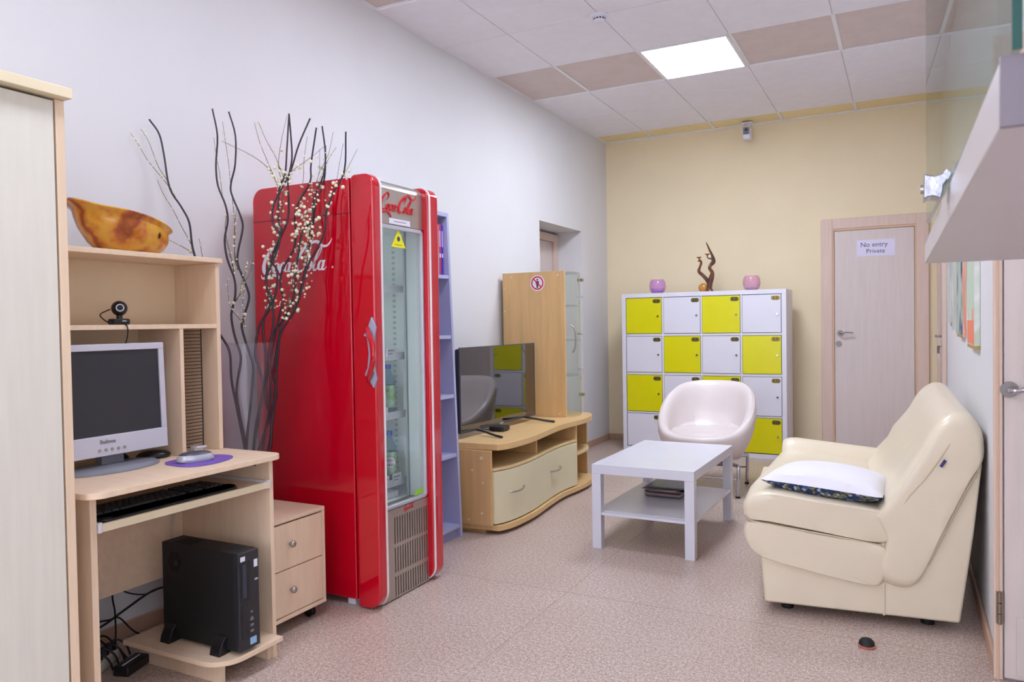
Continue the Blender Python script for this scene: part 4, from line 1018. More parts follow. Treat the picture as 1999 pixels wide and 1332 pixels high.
def mouse():
    t = thing('mouse_pad', 'violet rounded mouse pad on the desk top', 'mouse pad', (-2.15, 1.82, .749))
    P = smoothpts([(-2.245, 1.745, 0), (-2.20, 1.718, 0), (-2.12, 1.712, 0), (-2.08, 1.735, 0), (-2.065, 1.80, 0), (-2.085, 1.88, 0), (-2.12, 1.925, 0), (-2.17, 1.935, 0), (-2.21, 1.915, 0), (-2.235, 1.85, 0), (-2.25, 1.79, 0), (-2.245, 1.745, 0)], 4)[:-1]
    b = nb(); prism(b, [(p.x, p.y) for p in P], 'z', .7493, .7525); part('pad', b, mat('pad_violet', (126, 92, 190), .55, noise=.25, nscale=60), t)
    m = thing('computer_mouse', 'silver and dark grey wireless mouse on the violet pad', 'mouse', (-2.155, 1.795, .7525), 1.15)
    b = nb(); N_ = 28
    def el(k, z, sx=.062, sy=.033): return [(sx*k*cos(2*pi*i/N_), sy*k*sin(2*pi*i/N_)*(1-.12*cos(2*pi*i/N_)), z*.82) for i in range(N_)]
    loft(b, [el(.90, .0005), el(.99, .006), el(1.0, .014), el(.95, .024), el(.86, .031), el(.6, .034)]); part('shell', b, M_silver, m, smooth=True, local=True)
    b = nb(); loft(b, [el(.90, .027), el(.84, .0335), el(.66, .0395), el(.35, .0425), el(.02, .0432)]); part('top_cover', b, mat('mouse_grey', (70, 72, 84), .35), m, smooth=True, local=True)
    b = nb(); cyl(b, (.036, -.003, .0285), (.036, .003, .0285), .005, 10); part('scroll_wheel', b, M_black, m, local=True)
    p = thing('receiver', 'oval black wireless receiver beside the monitor foot', 'receiver', (-2.375, 1.80, .749), 1.2)
    b = nb()
    def e2(k, z): return [(.058*k*cos(2*pi*i/N_), .040*k*sin(2*pi*i/N_), z) for i in range(N_)]
    loft(b, [e2(.85, .0005), e2(1, .008), e2(.97, .014), e2(.8, .021), e2(.4, .026), e2(.02, .027)]); part('body', b, M_black, p, smooth=True, local=True)
mouse()
def keyboard():
    t = thing('keyboard', 'black keyboard on the pull-out tray of the desk', 'keyboard', (-2.14, 1.65, .644))
    y0, y1, x0, x1 = 1.388, 1.905, -2.245, -2.058
    b = nb(); prism(b, rrect(x0, x1, y0, y1, (.035, .012, .012, .035), 6), 'z', .6445, .656); part('base', b, M_black, t, bevel=.004)
    b = nb()
    for i in range(2): prism(b, rrect(x1-.060, x1-.006, y0+.006, y1-.006, (.03, .004, .004, .03), 6), 'z', .656, .659)
    part('palm_rest', b, mat('kb_grey', (46, 48, 54), .45), t)
    random.seed(2)
    kb = []
    rows = [(-2.128, [1.3, 1, 1, 5, 1, 1, 1, 1.3]), (-2.146, [2]+[1]*10+[2.4]), (-2.164, [1.7]+[1]*11+[1.9]), (-2.182, [1.4]+[1]*12+[1.5]), (-2.200, [1]*13+[2]), (-2.222, [1]*14)]
    meshes = {}
    def key(x, y, w, m=M_black):
        if w not in meshes:
            bm_ = nb(); v = box(bm_, -.0078, .0078, -w/2, w/2, 0, .008)
            for q in v:
                if q.co.z > .004: q.co.x *= .78; q.co.y *= (w-.004)/w
            me = bpy.data.meshes.new('key'); bm_.to_mesh(me); bm_.free(); me.materials.append(mat('key_black', (34, 34, 38), .5)); meshes[w] = me
        o = bpy.data.objects.new('key', meshes[w]); COL.objects.link(o); o.parent = t; r = t.location; o.location = (x-r.x, y-r.y, .6562-r.z)
    for x, ks in rows:
        tot = sum(ks); u = .325/tot; y = y0+.014
        for k in ks: key(x, y+k*u/2, round(k*u-.0016, 4)); y += k*u
        for k in range(3): key(x, 1.748+k*.0185, .0165)
        for k in range(4): key(x, 1.815+k*.0185, .0165)
keyboard()
def computer():
    t = thing('computer_case', 'slim black desktop computer standing under the desk', 'computer', (-2.2, 1.88, .09))
    x0, x1, y0, y1, z0, z1 = -2.385, -2.005, 1.832, 1.925, .103, .440
    bx('case', M_blackm, t, x0, x1-.018, y0, y1, z0, z1, bevel=.002)
    bx('front_panel', mat('case_front', (38, 38, 44), .4), t, x1-.018, x1, y0+.001, y1-.001, z0, z1-.001, bevel=.003)
    M_d = mat('drive_black', (26, 28, 34), .25); M_l = mat('port_grey', (120, 120, 128), .4)
    d = bx('optical_drive', M_d, t, x1, x1+.002, y0+.010, y0+.050, z0+.170, z0+.305, bevel=.001); bx('drive_tray', mat('tray_dark', (52, 58, 72), .3), d, x1+.002, x1+.0035, y0+.016, y0+.032, z0+.182, z0+.295)
    bx('flap', M_d, t, x1, x1+.002, y0+.012, y0+.038, z0+.04, z0+.155, bevel=.001)
    for k in range(5):
        b = nb(); z = z0+.06+k*.020
        if k < 2: cyl(b, (x1, y0+.055, z+.045), (x1+.002, y0+.055, z+.045), .004, 8)
        else: box(b, x1, x1+.002, y0+.048, y0+.062, z-.045, z-.037)
        part('port', b, M_l, t)
    bx('sticker', mat('label_white'), t, x1, x1+.0008, y0+.010, y0+.030, z1-.030, z1-.014); bx('sticker', mat('label_white'), t, x1, x1+.0008, y1-.024, y1-.008, z1-.062, z1-.036)
    bx('sticker', mat('sticker_blue', (150, 190, 225), .4), t, x1, x1+.0008, y0+.046, y0+.074, z0+.012, z0+.036)
    bx('power_light', M_silver, t, x1, x1+.0015, y1-.022, y1-.008, z1-.108, z1-.102)
    b = nb(); lathe(b, [(.034, 0), (.034, .0012)], 0, 0, 6)
    for v in b.verts: v.co = Vector((-2.320+v.co.x, y0-.0002-v.co.z, .375+v.co.y*1.15))
    f = part('fan_grille', b, mat('grille_black', (6, 6, 8), .8), t)
    b = nb(); cyl(b, (-2.308, y0-.001, .372), (-2.308, y0-.003, .372), .010, 12); part('fan_hub', b, M_black, f)
    bx('top_vent', mat('grille_black'), t, -2.34, -2.25, y0+.012, y1-.02, z1-.0001, z1+.0006); bx('top_vent', mat('grille_black'), t, -2.10, -2.05, y0+.03, y1-.01, z1-.0001, z1+.0006)
    for x in (-2.34, -2.09):
        for y, s in ((y0, -1), (y1, 1)):
            b = nb(); q = [(y, .0905), (y+s*.035, .0905), (y+s*.030, .112), (y+s*.018, .135), (y+s*.004, .15), (y, .15)]; prism(b, q if s < 0 else q[::-1], 'x', x-.024, x+.024); part('stand_foot', b, M_black, t, bevel=.006)
        bx('stand_foot', M_black, t, x-.02, x+.02, y0, y1, .0905, .1025)
computer()
def cables():
    def cab(lab, pts, r=.0035):
        b = nb(); tube(b, pts, r, 6, 4); tag(part('cable', b, M_cable, None, smooth=True), lab, 'cable')
    cab('thick black cable rising from the power strip to the computer case', [(-2.56, 1.69, .03), (-2.62, 1.70, .10), (-2.63, 1.78, .12), (-2.62, 1.85, .15), (-2.60, 1.95, .19), (-2.5, 1.97, .22), (-2.38, 1.9, .24)], .0045)
    cab('black cable hanging straight down behind the desk panel', [(-2.60, 1.79, .30), (-2.61, 1.79, .22), (-2.62, 1.805, .16), (-2.61, 1.80, .09), (-2.56, 1.76, .035)])
    cab('black cable looping low along the wall under the desk', [(-2.62, 1.60, .10), (-2.63, 1.72, .135), (-2.63, 1.79, .128), (-2.63, 1.83, .122), (-2.60, 1.87, .06), (-2.58, 1.93, .02), (-2.5, 1.96, .006)])
    cab('thin black cable sagging just under the desk rear panel', [(-2.63, 1.82, .27), (-2.64, 1.85, .22), (-2.64, 1.90, .188), (-2.63, 1.95, .175), (-2.58, 1.98, .20), (-2.5, 1.97, .24)], .0028)
    cab('short black cable curling over the power strip', [(-2.60, 1.62, .08), (-2.60, 1.70, .10), (-2.58, 1.74, .06), (-2.55, 1.73, .035)])
    cab('black cable arching from the floor beside the power strip', [(-2.50, 1.60, .01), (-2.56, 1.66, .09), (-2.58, 1.73, .10), (-2.58, 1.775, .05), (-2.52, 1.78, .01), (-2.45, 1.76, .006)])
    b = nb(); tube(b, [(-2.50, 2.0, .62), (-2.50, 1.98, .5), (-2.49, 1.955, .40), (-2.47, 1.94, .33), (-2.45, 1.935, .25)], .003, 6, 4); tag(part('cable', b, mat('cable_white', (200, 196, 190), .5), None, smooth=True), 'thin white cable hanging behind the computer case', 'cable')
    t = thing('power_strip', 'pale power strip with plugs on the floor under the desk', 'power strip', (-2.53, 1.66, 0), .5)
    b = nb(); prism(b, rrect(-.03, .03, -.15, .13, .012), 'z', .004, .04); part('body', b, mat('strip_cream', (206, 200, 190), .45), t, bevel=.006, local=True)
    for k in range(4):
        b = nb(); y = -.02+k*.042; cyl(b, (0, y, .0395), (0, y, .062), .019, 14, r2=.014); tube(b, [(0, y, .06), (.02, y+.01, .075), (.05, y+.02, .05), (.06, y+.03, .008)], .0035, 6, 3); part('plug', b, M_blackm, t, smooth=True, local=True)
    a = thing('power_adapter', 'black power brick on the floor beside the power strip', 'adapter', (-2.44, 1.74, 0), .3)
    b = nb(); box(b, -.03, .03, -.06, .06, .001, .036); part('body', b, M_black, a, bevel=.006, local=True)
    bx('label', mat('label_white'), a, -.002, .004, -.05, .045, .0362, .0368, local=True)
cables()

# ---- vase and branches
def vase():
    t = thing('glass_vase', 'tall clear glass vase of branches on the drawer unit', 'vase', (-2.44, 2.29, .457))
    x, y = -2.44, 2.29
    b = nb(); n = 40; z0 = .4575
    prof = [(.001, z0), (.080, z0), (.082, z0+.01), (.125, 1.143), (.121, 1.143), (.078, z0+.02), (.001, z0+.02)]
    loft(b, [[(x+r*cos(2*pi*i/n), y+r*sin(2*pi*i/n), z) for i in range(n)] for r, z in prof], cap=False); part('body', b, G_vase, t, smooth=True)
vase()
BR=[[[-2.69,2.059,2.048],[-2.682,2.097,1.997],[-2.666,2.105,1.912],[-2.649,2.114,1.779],[-2.609,2.135,1.701],[-2.582,2.149,1.638],[-2.574,2.153,1.552],[-2.565,2.158,1.502],[-2.539,2.171,1.396],[-2.509,2.189,1.27],[-2.495,2.204,1.195],[-2.46,2.229,1.112],[-2.463,2.239,0.997],[-2.455,2.254,0.89],[-2.442,2.275,0.739],[-2.425,2.288,0.589],[-2.433,2.284,0.492]],[[-2.521,2.226,2.106],[-2.504,2.234,1.996],[-2.512,2.23,1.878],[-2.507,2.233,1.792],[-2.481,2.246,1.712],[-2.474,2.25,1.649],[-2.487,2.243,1.571],[-2.479,2.247,1.491],[-2.454,2.26,1.404],[-2.454,2.26,1.333],[-2.47,2.253,1.262],[-2.463,2.259,1.182],[-2.445,2.271,1.101],[-2.446,2.272,1.054],[-2.464,2.266,0.952],[-2.46,2.271,0.867],[-2.446,2.282,0.759],[-2.431,2.291,0.63],[-2.426,2.294,0.491]],[[-2.492,2.285,2.104],[-2.47,2.297,2.005],[-2.473,2.295,1.886],[-2.489,2.287,1.814],[-2.49,2.287,1.766],[-2.46,2.302,1.678],[-2.451,2.307,1.622],[-2.47,2.297,1.526],[-2.472,2.296,1.47],[-2.448,2.308,1.398],[-2.433,2.316,1.334],[-2.45,2.306,1.262],[-2.461,2.299,1.206],[-2.432,2.31,1.099],[-2.419,2.315,1.046],[-2.423,2.31,0.95],[-2.43,2.304,0.864],[-2.442,2.294,0.736],[-2.447,2.29,0.608],[-2.438,2.294,0.49]],[[-2.292,2.423,2.101],[-2.287,2.426,2.009],[-2.285,2.427,1.912],[-2.301,2.418,1.816],[-2.3,2.419,1.72],[-2.308,2.415,1.647],[-2.338,2.399,1.575],[-2.376,2.379,1.479],[-2.392,2.371,1.415],[-2.386,2.374,1.358],[-2.38,2.377,1.285],[-2.417,2.352,1.213],[-2.428,2.337,1.098],[-2.411,2.341,1.033],[-2.393,2.343,0.948],[-2.406,2.328,0.841],[-2.416,2.314,0.735],[-2.432,2.303,0.607],[-2.438,2.3,0.489]],[[-2.158,2.402,2.058],[-2.202,2.379,1.949],[-2.232,2.364,1.848],[-2.269,2.345,1.77],[-2.298,2.33,1.708],[-2.303,2.327,1.637],[-2.276,2.341,1.582],[-2.295,2.331,1.503],[-2.329,2.314,1.417],[-2.328,2.315,1.362],[-2.313,2.322,1.314],[-2.348,2.307,1.228],[-2.346,2.314,1.099],[-2.348,2.316,1.036],[-2.367,2.312,0.93],[-2.396,2.303,0.802],[-2.413,2.299,0.694],[-2.434,2.288,0.588],[-2.432,2.289,0.491]],[[-2.256,2.385,2.083],[-2.266,2.38,1.949],[-2.275,2.375,1.838],[-2.298,2.364,1.776],[-2.304,2.361,1.649],[-2.294,2.366,1.601],[-2.332,2.346,1.49],[-2.313,2.356,1.442],[-2.317,2.354,1.363],[-2.332,2.346,1.299],[-2.33,2.347,1.22],[-2.35,2.337,1.098],[-2.349,2.337,1.035],[-2.344,2.34,0.928],[-2.365,2.329,0.8],[-2.382,2.32,0.693],[-2.407,2.307,0.586],[-2.425,2.298,0.49]],[[-2.198,2.483,2.043],[-2.221,2.471,1.889],[-2.226,2.469,1.817],[-2.271,2.445,1.729],[-2.286,2.437,1.672],[-2.284,2.439,1.616],[-2.292,2.434,1.535],[-2.337,2.411,1.447],[-2.346,2.406,1.382],[-2.336,2.411,1.317],[-2.356,2.395,1.22],[-2.372,2.374,1.097],[-2.374,2.368,1.043],[-2.347,2.373,0.946],[-2.355,2.361,0.861],[-2.361,2.345,0.734],[-2.399,2.322,0.606],[-2.428,2.307,0.488]],[[-2.156,2.471,2.041],[-2.146,2.476,1.93],[-2.154,2.472,1.842],[-2.192,2.452,1.739],[-2.201,2.448,1.651],[-2.237,2.429,1.603],[-2.262,2.416,1.459],[-2.271,2.412,1.363],[-2.286,2.403,1.299],[-2.321,2.382,1.219],[-2.338,2.367,1.097],[-2.348,2.359,1.033],[-2.366,2.344,0.905],[-2.353,2.345,0.798],[-2.359,2.337,0.692],[-2.399,2.316,0.585],[-2.432,2.299,0.489]],[[-2.017,2.453,1.996],[-2.025,2.449,1.84],[-2.067,2.427,1.748],[-2.093,2.414,1.67],[-2.105,2.407,1.576],[-2.163,2.377,1.46],[-2.189,2.364,1.359],[-2.216,2.351,1.273],[-2.271,2.329,1.187],[-2.29,2.327,1.099],[-2.298,2.327,1.046],[-2.316,2.329,0.908],[-2.35,2.32,0.802],[-2.39,2.307,0.695],[-2.405,2.299,0.588],[-2.411,2.296,0.492]],[[-2.179,2.515,1.973],[-2.185,2.512,1.836],[-2.22,2.494,1.723],[-2.236,2.486,1.609],[-2.261,2.473,1.479],[-2.277,2.465,1.398],[-2.304,2.451,1.3],[-2.348,2.421,1.236],[-2.387,2.392,1.171],[-2.39,2.381,1.096],[-2.391,2.373,1.032],[-2.394,2.355,0.903],[-2.366,2.359,0.818],[-2.363,2.347,0.712],[-2.398,2.326,0.584],[-2.43,2.309,0.487]]]
TW=[[[-2.69,1.974,1.975],[-2.69,2.01,1.934],[-2.69,2.043,1.887],[-2.69,2.09,1.842],[-2.676,2.132,1.789],[-2.653,2.144,1.745]],[[-2.69,2.021,2.001],[-2.69,2.05,1.965],[-2.69,2.07,1.923],[-2.69,2.1,1.859],[-2.664,2.12,1.805],[-2.649,2.128,1.758]],[[-2.69,2.089,1.811],[-2.69,2.119,1.753],[-2.681,2.151,1.701],[-2.651,2.167,1.63],[-2.618,2.184,1.558],[-2.609,2.188,1.526]],[[-2.69,2.114,1.581],[-2.649,2.135,1.556],[-2.614,2.153,1.535],[-2.583,2.169,1.515]],[[-2.554,2.172,1.572],[-2.548,2.175,1.537],[-2.544,2.178,1.498],[-2.525,2.187,1.396]],[[-2.524,2.233,1.99],[-2.517,2.237,1.919],[-2.506,2.243,1.84],[-2.497,2.247,1.745],[-2.485,2.254,1.682],[-2.49,2.251,1.603],[-2.465,2.264,1.46],[-2.461,2.266,1.381]],[[-2.54,2.295,2.073],[-2.531,2.299,1.989],[-2.522,2.304,1.908],[-2.516,2.307,1.82],[-2.508,2.311,1.723],[-2.503,2.314,1.61],[-2.507,2.312,1.505],[-2.496,2.318,1.449]],[[-2.534,2.282,1.987],[-2.477,2.311,1.957],[-2.428,2.337,1.928],[-2.386,2.359,1.895],[-2.351,2.377,1.855],[-2.33,2.387,1.822]],[[-2.525,2.282,1.577],[-2.509,2.29,1.504],[-2.499,2.295,1.448],[-2.497,2.297,1.399]],[[-2.428,2.258,1.71],[-2.438,2.253,1.631],[-2.442,2.251,1.553],[-2.437,2.254,1.474]],[[-2.405,2.313,1.484],[-2.421,2.305,1.421],[-2.443,2.293,1.389],[-2.451,2.289,1.349],[-2.473,2.278,1.318],[-2.481,2.274,1.286]],[[-2.399,2.281,1.478],[-2.411,2.275,1.427],[-2.423,2.269,1.395],[-2.433,2.264,1.34],[-2.456,2.251,1.301]],[[-2.466,2.232,1.407],[-2.463,2.234,1.332],[-2.454,2.239,1.285],[-2.427,2.253,1.245],[-2.412,2.26,1.221]],[[-2.4,2.257,1.363],[-2.405,2.255,1.3],[-2.403,2.256,1.253],[-2.4,2.257,1.205]],[[-2.358,2.294,2.044],[-2.339,2.304,1.958],[-2.312,2.318,1.88],[-2.293,2.328,1.824],[-2.273,2.338,1.769]],[[-2.408,2.364,2.071],[-2.381,2.378,1.995],[-2.347,2.396,1.922],[-2.326,2.407,1.857],[-2.313,2.414,1.825]],[[-2.292,2.411,2.09],[-2.315,2.399,1.983],[-2.328,2.393,1.887],[-2.319,2.397,1.807],[-2.335,2.389,1.719]],[[-2.284,2.412,2.077],[-2.292,2.408,1.966],[-2.301,2.403,1.87],[-2.312,2.398,1.79],[-2.319,2.394,1.694],[-2.335,2.386,1.606],[-2.351,2.378,1.526],[-2.36,2.373,1.446],[-2.369,2.368,1.365],[-2.385,2.36,1.277]],[[-2.301,2.403,1.854],[-2.324,2.391,1.766],[-2.336,2.384,1.694],[-2.342,2.382,1.606],[-2.365,2.37,1.526],[-2.359,2.373,1.462],[-2.361,2.372,1.381],[-2.361,2.371,1.349],[-2.352,2.376,1.292]],[[-2.1,2.425,1.946],[-2.15,2.399,1.9],[-2.192,2.377,1.869],[-2.224,2.36,1.842],[-2.249,2.347,1.808],[-2.258,2.343,1.737],[-2.266,2.339,1.643]],[[-2.175,2.401,1.985],[-2.189,2.394,1.888],[-2.193,2.392,1.809],[-2.208,2.384,1.723],[-2.206,2.385,1.644],[-2.201,2.388,1.573]],[[-2.157,2.454,1.943],[-2.162,2.451,1.839],[-2.192,2.436,1.76],[-2.208,2.428,1.689],[-2.224,2.419,1.602],[-2.243,2.409,1.522],[-2.262,2.399,1.442],[-2.271,2.395,1.363],[-2.29,2.385,1.275]],[[-2.114,2.49,2.016],[-2.13,2.482,1.937],[-2.145,2.474,1.897],[-2.175,2.459,1.826],[-2.191,2.45,1.714],[-2.207,2.442,1.619],[-2.219,2.436,1.539],[-2.239,2.426,1.443],[-2.262,2.414,1.363],[-2.286,2.401,1.259]],[[-2.114,2.507,1.956],[-2.151,2.488,1.892],[-2.178,2.474,1.821],[-2.193,2.466,1.749],[-2.209,2.458,1.669],[-2.226,2.449,1.556],[-2.263,2.43,1.484],[-2.286,2.418,1.404],[-2.317,2.402,1.276]],[[-2.09,2.523,1.972],[-2.111,2.512,1.852],[-2.127,2.504,1.772],[-2.153,2.49,1.716],[-2.194,2.469,1.621],[-2.221,2.455,1.565],[-2.259,2.435,1.444],[-2.272,2.428,1.315]],[[-1.977,2.474,1.925],[-2.013,2.455,1.848],[-2.03,2.447,1.817],[-2.075,2.423,1.724],[-2.111,2.405,1.663],[-2.133,2.393,1.593]],[[-2.178,2.44,1.465],[-2.211,2.423,1.401],[-2.226,2.415,1.362],[-2.252,2.402,1.306],[-2.278,2.388,1.259],[-2.3,2.377,1.227]],[[-2.191,2.442,1.809],[-2.199,2.438,1.777],[-2.229,2.423,1.714],[-2.237,2.418,1.65],[-2.245,2.414,1.603],[-2.253,2.41,1.571],[-2.261,2.406,1.499],[-2.284,2.394,1.411],[-2.307,2.382,1.331],[-2.312,2.379,1.267]]]
BL = ['dark wavy branch furthest left, leaning over the desk hutch', 'tallest dark wavy branch, left one of the pair on the white wall', 'dark wavy branch, right one of the pair on the white wall', 'dark branch reaching highest in front of the fridge top corner', 'dark branch whose tip leans right above the fridge corner', 'dark branch rising close behind the highest one at the fridge corner', 'dark branch bending left over the first red letters then straight up', 'dark branch in the middle of the berry cluster with bent tip', 'rightmost dark branch nearest the fridge front', 'dark branch running through the densest white berries']
def branches():
    M_br = mat('dark_bark', (38, 28, 40), .4, noise=.3, nscale=40); M_tw = mat('twig_brown', (96, 78, 62), .6); M_be = mat('berry_cream', (240, 236, 206), .35, noise=.05)
    for L_, lab in zip(BR, BL):
        b = nb(); P = [Vector(p) for p in L_][::-1]; tube(b, P, .0056, 7, 4, r2=.0034)
        tag(part('branch', b, M_br, None, smooth=True), lab, 'branch', 'dark branches in the glass vase')
    random.seed(9)
    dense = set(range(16, len(TW)))
    TL = ['berry twig with the leftmost tip on the white wall', 'berry twig just right of the leftmost tip', 'long thin berry twig crossing behind the leftmost branch', 'short twig pointing at the wooden bowl', 'tiny twig standing behind the hutch top', 'berry twig left along the tallest branch', 'berry twig between the pair of wall branches', 'thin twig arching from the wall pair toward the fridge', 'lower berry twig between the wall pair', 'short berry twig beside the right wall branch', 'berry twig ending beside the fridge edge', 'berry twig just left of the fridge edge one', 'lowest left berry twig near the hutch side', 'short low berry twig right of the hutch side', 'left one of the two thin twigs fanning above the fridge', 'right one of the two thin twigs fanning above the fridge', 'berry twig left beside the highest fridge branch', 'dense berry twig over the first capital letter', 'dense berry twig crossing the first letters', 'berry twig curving left from above the fridge', 'berry twig rising straight above the fridge top', 'dense berry twig in the centre of the cluster', 'long berry twig leaning right in the cluster centre', 'berry twig running beside the densest berries', 'berry twig near the rightmost branch', 'berry twig with the rightmost tip', 'lowest berry twig right of the vase rim', 'berry twig over the second capital letter']
    for k, L_ in enumerate(TW):
        P = smoothpts(L_, 5)
        t = thing('berry_twig', TL[k], 'twig', tuple(P[-1]), group='thin twigs with cream berries')
        b = nb(); tube(b, P[::-1], .0017, 5, r2=.0008); part('stem', b, M_tw, t, smooth=True)
        b = nb(); d = k in dense; tot = len(P)
        cnt = int(tot*(1.0 if d else .8))
        for q in range(cnt):
            f = random.uniform(.10, 1) if d else random.uniform(.02, 1); i = min(int(f*(tot-1)), tot-2); p = P[i].lerp(P[i+1], random.random())
            r = random.uniform(.003, .0085) if d and f > .25 else random.uniform(.0022, .0045)
            if not d and f > .5 and random.random() < .35: r = random.uniform(.005, .0075)
            s = .022 if d else .006
            R = bmesh.ops.create_icosphere(b, subdivisions=1 if r < .005 else 2, radius=r); off = Vector((random.uniform(-s, s), random.uniform(-s, s), random.uniform(-.008, .008)))
            c = p+off; c.x = max(c.x, XL+.012); c.y = min(c.y, 2.545)
            for v in R['verts']: v.co += c
        part('berries', b, M_be, t, smooth=True, kind='stuff')
branches()

# ================================================================== RIGHT SIDE
# ---- painting in stepped vertical canvases
def painting():
    PAL = [((150, 160, 150), (205, 220, 200), (235, 235, 230), (200, 215, 195), (240, 150, 120), (225, 235, 225)), ((90, 100, 110), (200, 205, 200), (240, 150, 110), (160, 168, 170), (225, 225, 215), (100, 110, 120)), ((120, 130, 140), (90, 100, 120), (190, 196, 190), (160, 190, 160), (110, 130, 150), (215, 215, 205)), ((230, 220, 210), (205, 205, 195), (170, 176, 170), (225, 215, 200), (190, 200, 190), (150, 160, 165)), ((210, 210, 205), (150, 156, 160), (225, 222, 215), (180, 186, 182), (205, 205, 195), (130, 140, 146))]
    def pm(k, seed):
        m = bpy.data.materials.new('painted_canvas_%s' % k); m.use_nodes = True; N = m.node_tree.nodes; L = m.node_tree.links; bs = N['Principled BSDF']; bs.inputs['Roughness'].default_value = .7
        tc = N.new('ShaderNodeTexCoord'); mp = N.new('ShaderNodeMapping'); mp.inputs['Scale'].default_value = (1, 2.6, .9); mp.inputs['Location'].default_value = (seed, seed*.7, 0); mp.inputs['Rotation'].default_value = (.35, 0, 0); L.new(tc.outputs['Object'], mp.inputs[0])
        nz = N.new('ShaderNodeTexNoise'); nz.inputs['Scale'].default_value = 2.6; nz.inputs['Detail'].default_value = 3; nz.inputs['Distortion'].default_value = .6; L.new(mp.outputs[0], nz.inputs['Vector'])
        rp = N.new('ShaderNodeValToRGB'); c = rp.color_ramp; els = list(zip((.30, .40, .48, .54, .62, .72), PAL[k]))
        while len(c.elements) < len(els): c.elements.new(.5)
        for e, (p, q) in zip(c.elements, els): e.position = p; e.color = lin(q)+(1,)
        L.new(nz.outputs['Fac'], rp.inputs[0]); L.new(rp.outputs[0], bs.inputs['Base Color']); return m
    t = thing('painting', 'abstract multi-panel painting with stepped bottoms on the right wall', 'painting', (XR, 4.6, 1.3))
    for k, (y0, y1, z0, z1) in enumerate(((3.62, 4.02, 1.085, 1.72), (4.03, 4.34, 1.105, 1.80), (4.46, 4.80, 1.115, 1.85), (4.82, 5.30, 1.13, 1.80), (5.32, 5.95, 1.17, 1.72))):
        bx('canvas', pm(k, k*3.7+1), t, XR-.022, XR-.001, y0, y1, z0, z1)
        if k in (0, 2): bx('canvas_bottom_edge', mat('canvas_ochre', (176, 150, 90), .7), t, XR-.021, XR-.001, y0, y1, z0-.015, z0-.0005)
    bx('painted_block', mat('paint_coral', (240, 136, 104), .6), t, XR-.0232, XR-.0221, 3.63, 3.99, 1.09, 1.19)
    bx('painted_block', mat('paint_pale_green', (196, 214, 190), .6), t, XR-.0232, XR-.0221, 3.63, 3.99, 1.24, 1.70)
    b = nb(); prism(b, [(4.05, 1.12), (4.16, 1.12), (4.33, 1.42), (4.30, 1.44)], 'x', XR-.0232, XR-.0221); part('painted_block', b, mat('paint_coral'), t)
painting()

# ---- white wall shelf with glass screen in the foreground
def near_shelf():
    t = thing('hanging_shelf', 'thick grey-white shelf slab in the upper right foreground', 'shelf', (.5, 1.2, 1.32))
    zb, zt = 1.3197, 1.3615
    b = nb(); pts = [(.0515, .556), (XN-.001, .556), (XN-.001, 1.85), (.037, 1.85)]; prism(b, pts, 'z', zb, zt); part('board', b, mat('shelf_grey_white', (200, 194, 198), .35, noise=.02), t, bevel=.002)
    b = nb(); prism(b, [(.0516, .55), (XN-.001, .55), (XN-.001, .5558), (.0516, .5558)], 'z', zb, zt+.001); part('shaded_end', b, mat('end_shade_grey', (112, 104, 112), .45), t)['label'] = 'slab end coloured dark grey for its shade'  # shade of the unlit near end put into a darker colour
    g = thing('glass_screen', 'upright clear glass pane clamped to the foreground shelf slab', 'glass pane', (.04, 1.1, 1.4))
    b = nb(); prism(b, [(.0570, .545), (.0620, .545), (.0365, 1.46), (.0315, 1.46)], 'z', 1.3635, 2.30); part('pane', b, G_pane, g)
    b = nb(); prism(b, [(.0568, .5435), (.0622, .5435), (.0622, .5448), (.0568, .5448)], 'z', 1.3635, 2.30); part('polished_edge', b, mat('green_glass_edge', (10, 70, 62), .1, spec=.8), g)['label'] = 'dark green polished edge'
    c = thing('glass_clamp', 'chrome clamp gripping the glass pane at the shelf edge', 'clamp', (.03, 1.05, 1.36))
    b = nb(); prism(b, [(.0200, 1.375), (.0195, 1.345), (.0245, 1.3475), (.030, 1.3480), (.0375, 1.3445), (.0398, 1.353), (.0402, 1.360), (.0480, 1.372), (.0560, 1.3855), (.0470, 1.3865), (.0440, 1.379), (.0385, 1.3735), (.0310, 1.3715), (.0245, 1.3735)], 'y', 1.03, 1.07); part('jaw', b, mat('polished_chrome', (150, 150, 158), .14, 1.0, bump=.15, bscale=60), c, bevel=.0015, seg=3)
    b = nb(); cyl(b, (.0197, 1.05, 1.3595), (.0165, 1.05, 1.3595), .0055, 16); part('screw', b, M_steel, c, smooth=True)
near_shelf()

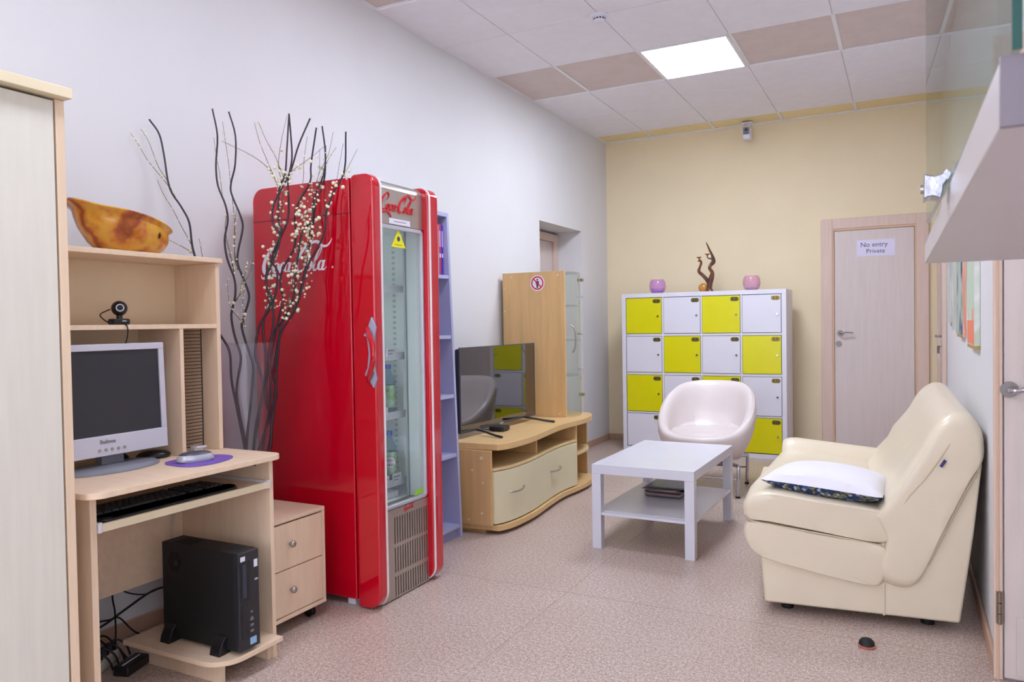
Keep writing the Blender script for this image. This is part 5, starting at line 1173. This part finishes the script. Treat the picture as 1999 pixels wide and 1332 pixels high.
# ---- small things
def smoke():
    t = thing('smoke_detector', 'round white smoke detector on the ceiling grid', 'detector', (-1.61, 4.299, 3.037))
    b = nb(); lathe(b, [(.05, 3.037), (.052, 3.026), (.045, 3.018), (.001, 3.018)], -1.61, 4.299, 32); part('base', b, M_white, t, smooth=True)
    b = nb(); lathe(b, [(.034, 3.018), (.034, 2.998), (.022, 2.990), (.001, 2.989)], -1.61, 4.299, 32); part('sensor_head', b, M_white, t, smooth=True)
    b = nb()
    for k in range(12):
        a = 2*pi*k/12; o = Vector((-1.61+.0335*cos(a), 4.299+.0335*sin(a), 3.007)); v = Vector((-sin(a), cos(a), 0)); n = Vector((cos(a), sin(a), 0))
        vs_ = [o+v*s*.006+n*d+Vector((0, 0, h)) for d in (0, .0012) for s, h in ((-1, -.004), (1, -.004), (1, .004), (-1, .004))]
        R = [b.verts.new(q) for q in vs_]
        for f in ((0, 1, 2, 3), (4, 5, 6, 7), (0, 1, 5, 4), (2, 3, 7, 6), (1, 2, 6, 5), (0, 3, 7, 4)): b.faces.new([R[i] for i in f])
    part('smoke_slots', b, M_blackm, t)
smoke()
def seccam():
    t = thing('security_camera', 'small white security camera under the ceiling on the back wall', 'camera', (-1.28, 7.33, 3.0))
    b = nb(); box(b, -1.345, -1.245, 7.27, 7.33, 3.020, 3.0365); part('mount_plate', b, M_white, t, bevel=.003)
    b = nb(); cyl(b, (-1.285, 7.30, 3.02), (-1.285, 7.29, 2.96), .013, 12); ball(b, (-1.285, 7.29, 2.962), .020, 14, 10); part('bracket', b, M_white, t, smooth=True)
    b = nb(); box(b, -1.322, -1.252, 7.20, 7.30, 2.862, 2.975); part('housing', b, M_white, t, bevel=.012)
    b = nb(); box(b, -1.315, -1.260, 7.1965, 7.20, 2.905, 2.968); f = part('face_plate', b, mat('camera_face', (120, 120, 132), .4), t, bevel=.001)
    b = nb(); cyl(b, (-1.287, 7.1965, 2.945), (-1.287, 7.188, 2.945), .012, 16); part('lens', b, M_black, f, smooth=True)
    b = nb(); cyl(b, (-1.287, 7.1965, 2.915), (-1.287, 7.193, 2.915), .005, 10); part('sensor', b, M_black, f)
seccam()
def doorstop():
    t = thing('door_stop', 'small black and copper dome stop lying on the floor before the sofa', 'door stop', (-.131, 3.043, 0))
    x, y = -.131, 3.043
    b = nb(); lathe(b, [(.030, .0008), (.031, .008), (.026, .010)], x, y, 28); part('ring', b, mat('copper', (225, 150, 130), .25, .8), t, smooth=True)
    b = nb(); lathe(b, [(.0275, .0085), (.026, .020), (.018, .029), (.006, .033), (.001, .0333)], x, y, 28); part('dome', b, M_blackm, t, smooth=True)
doorstop()
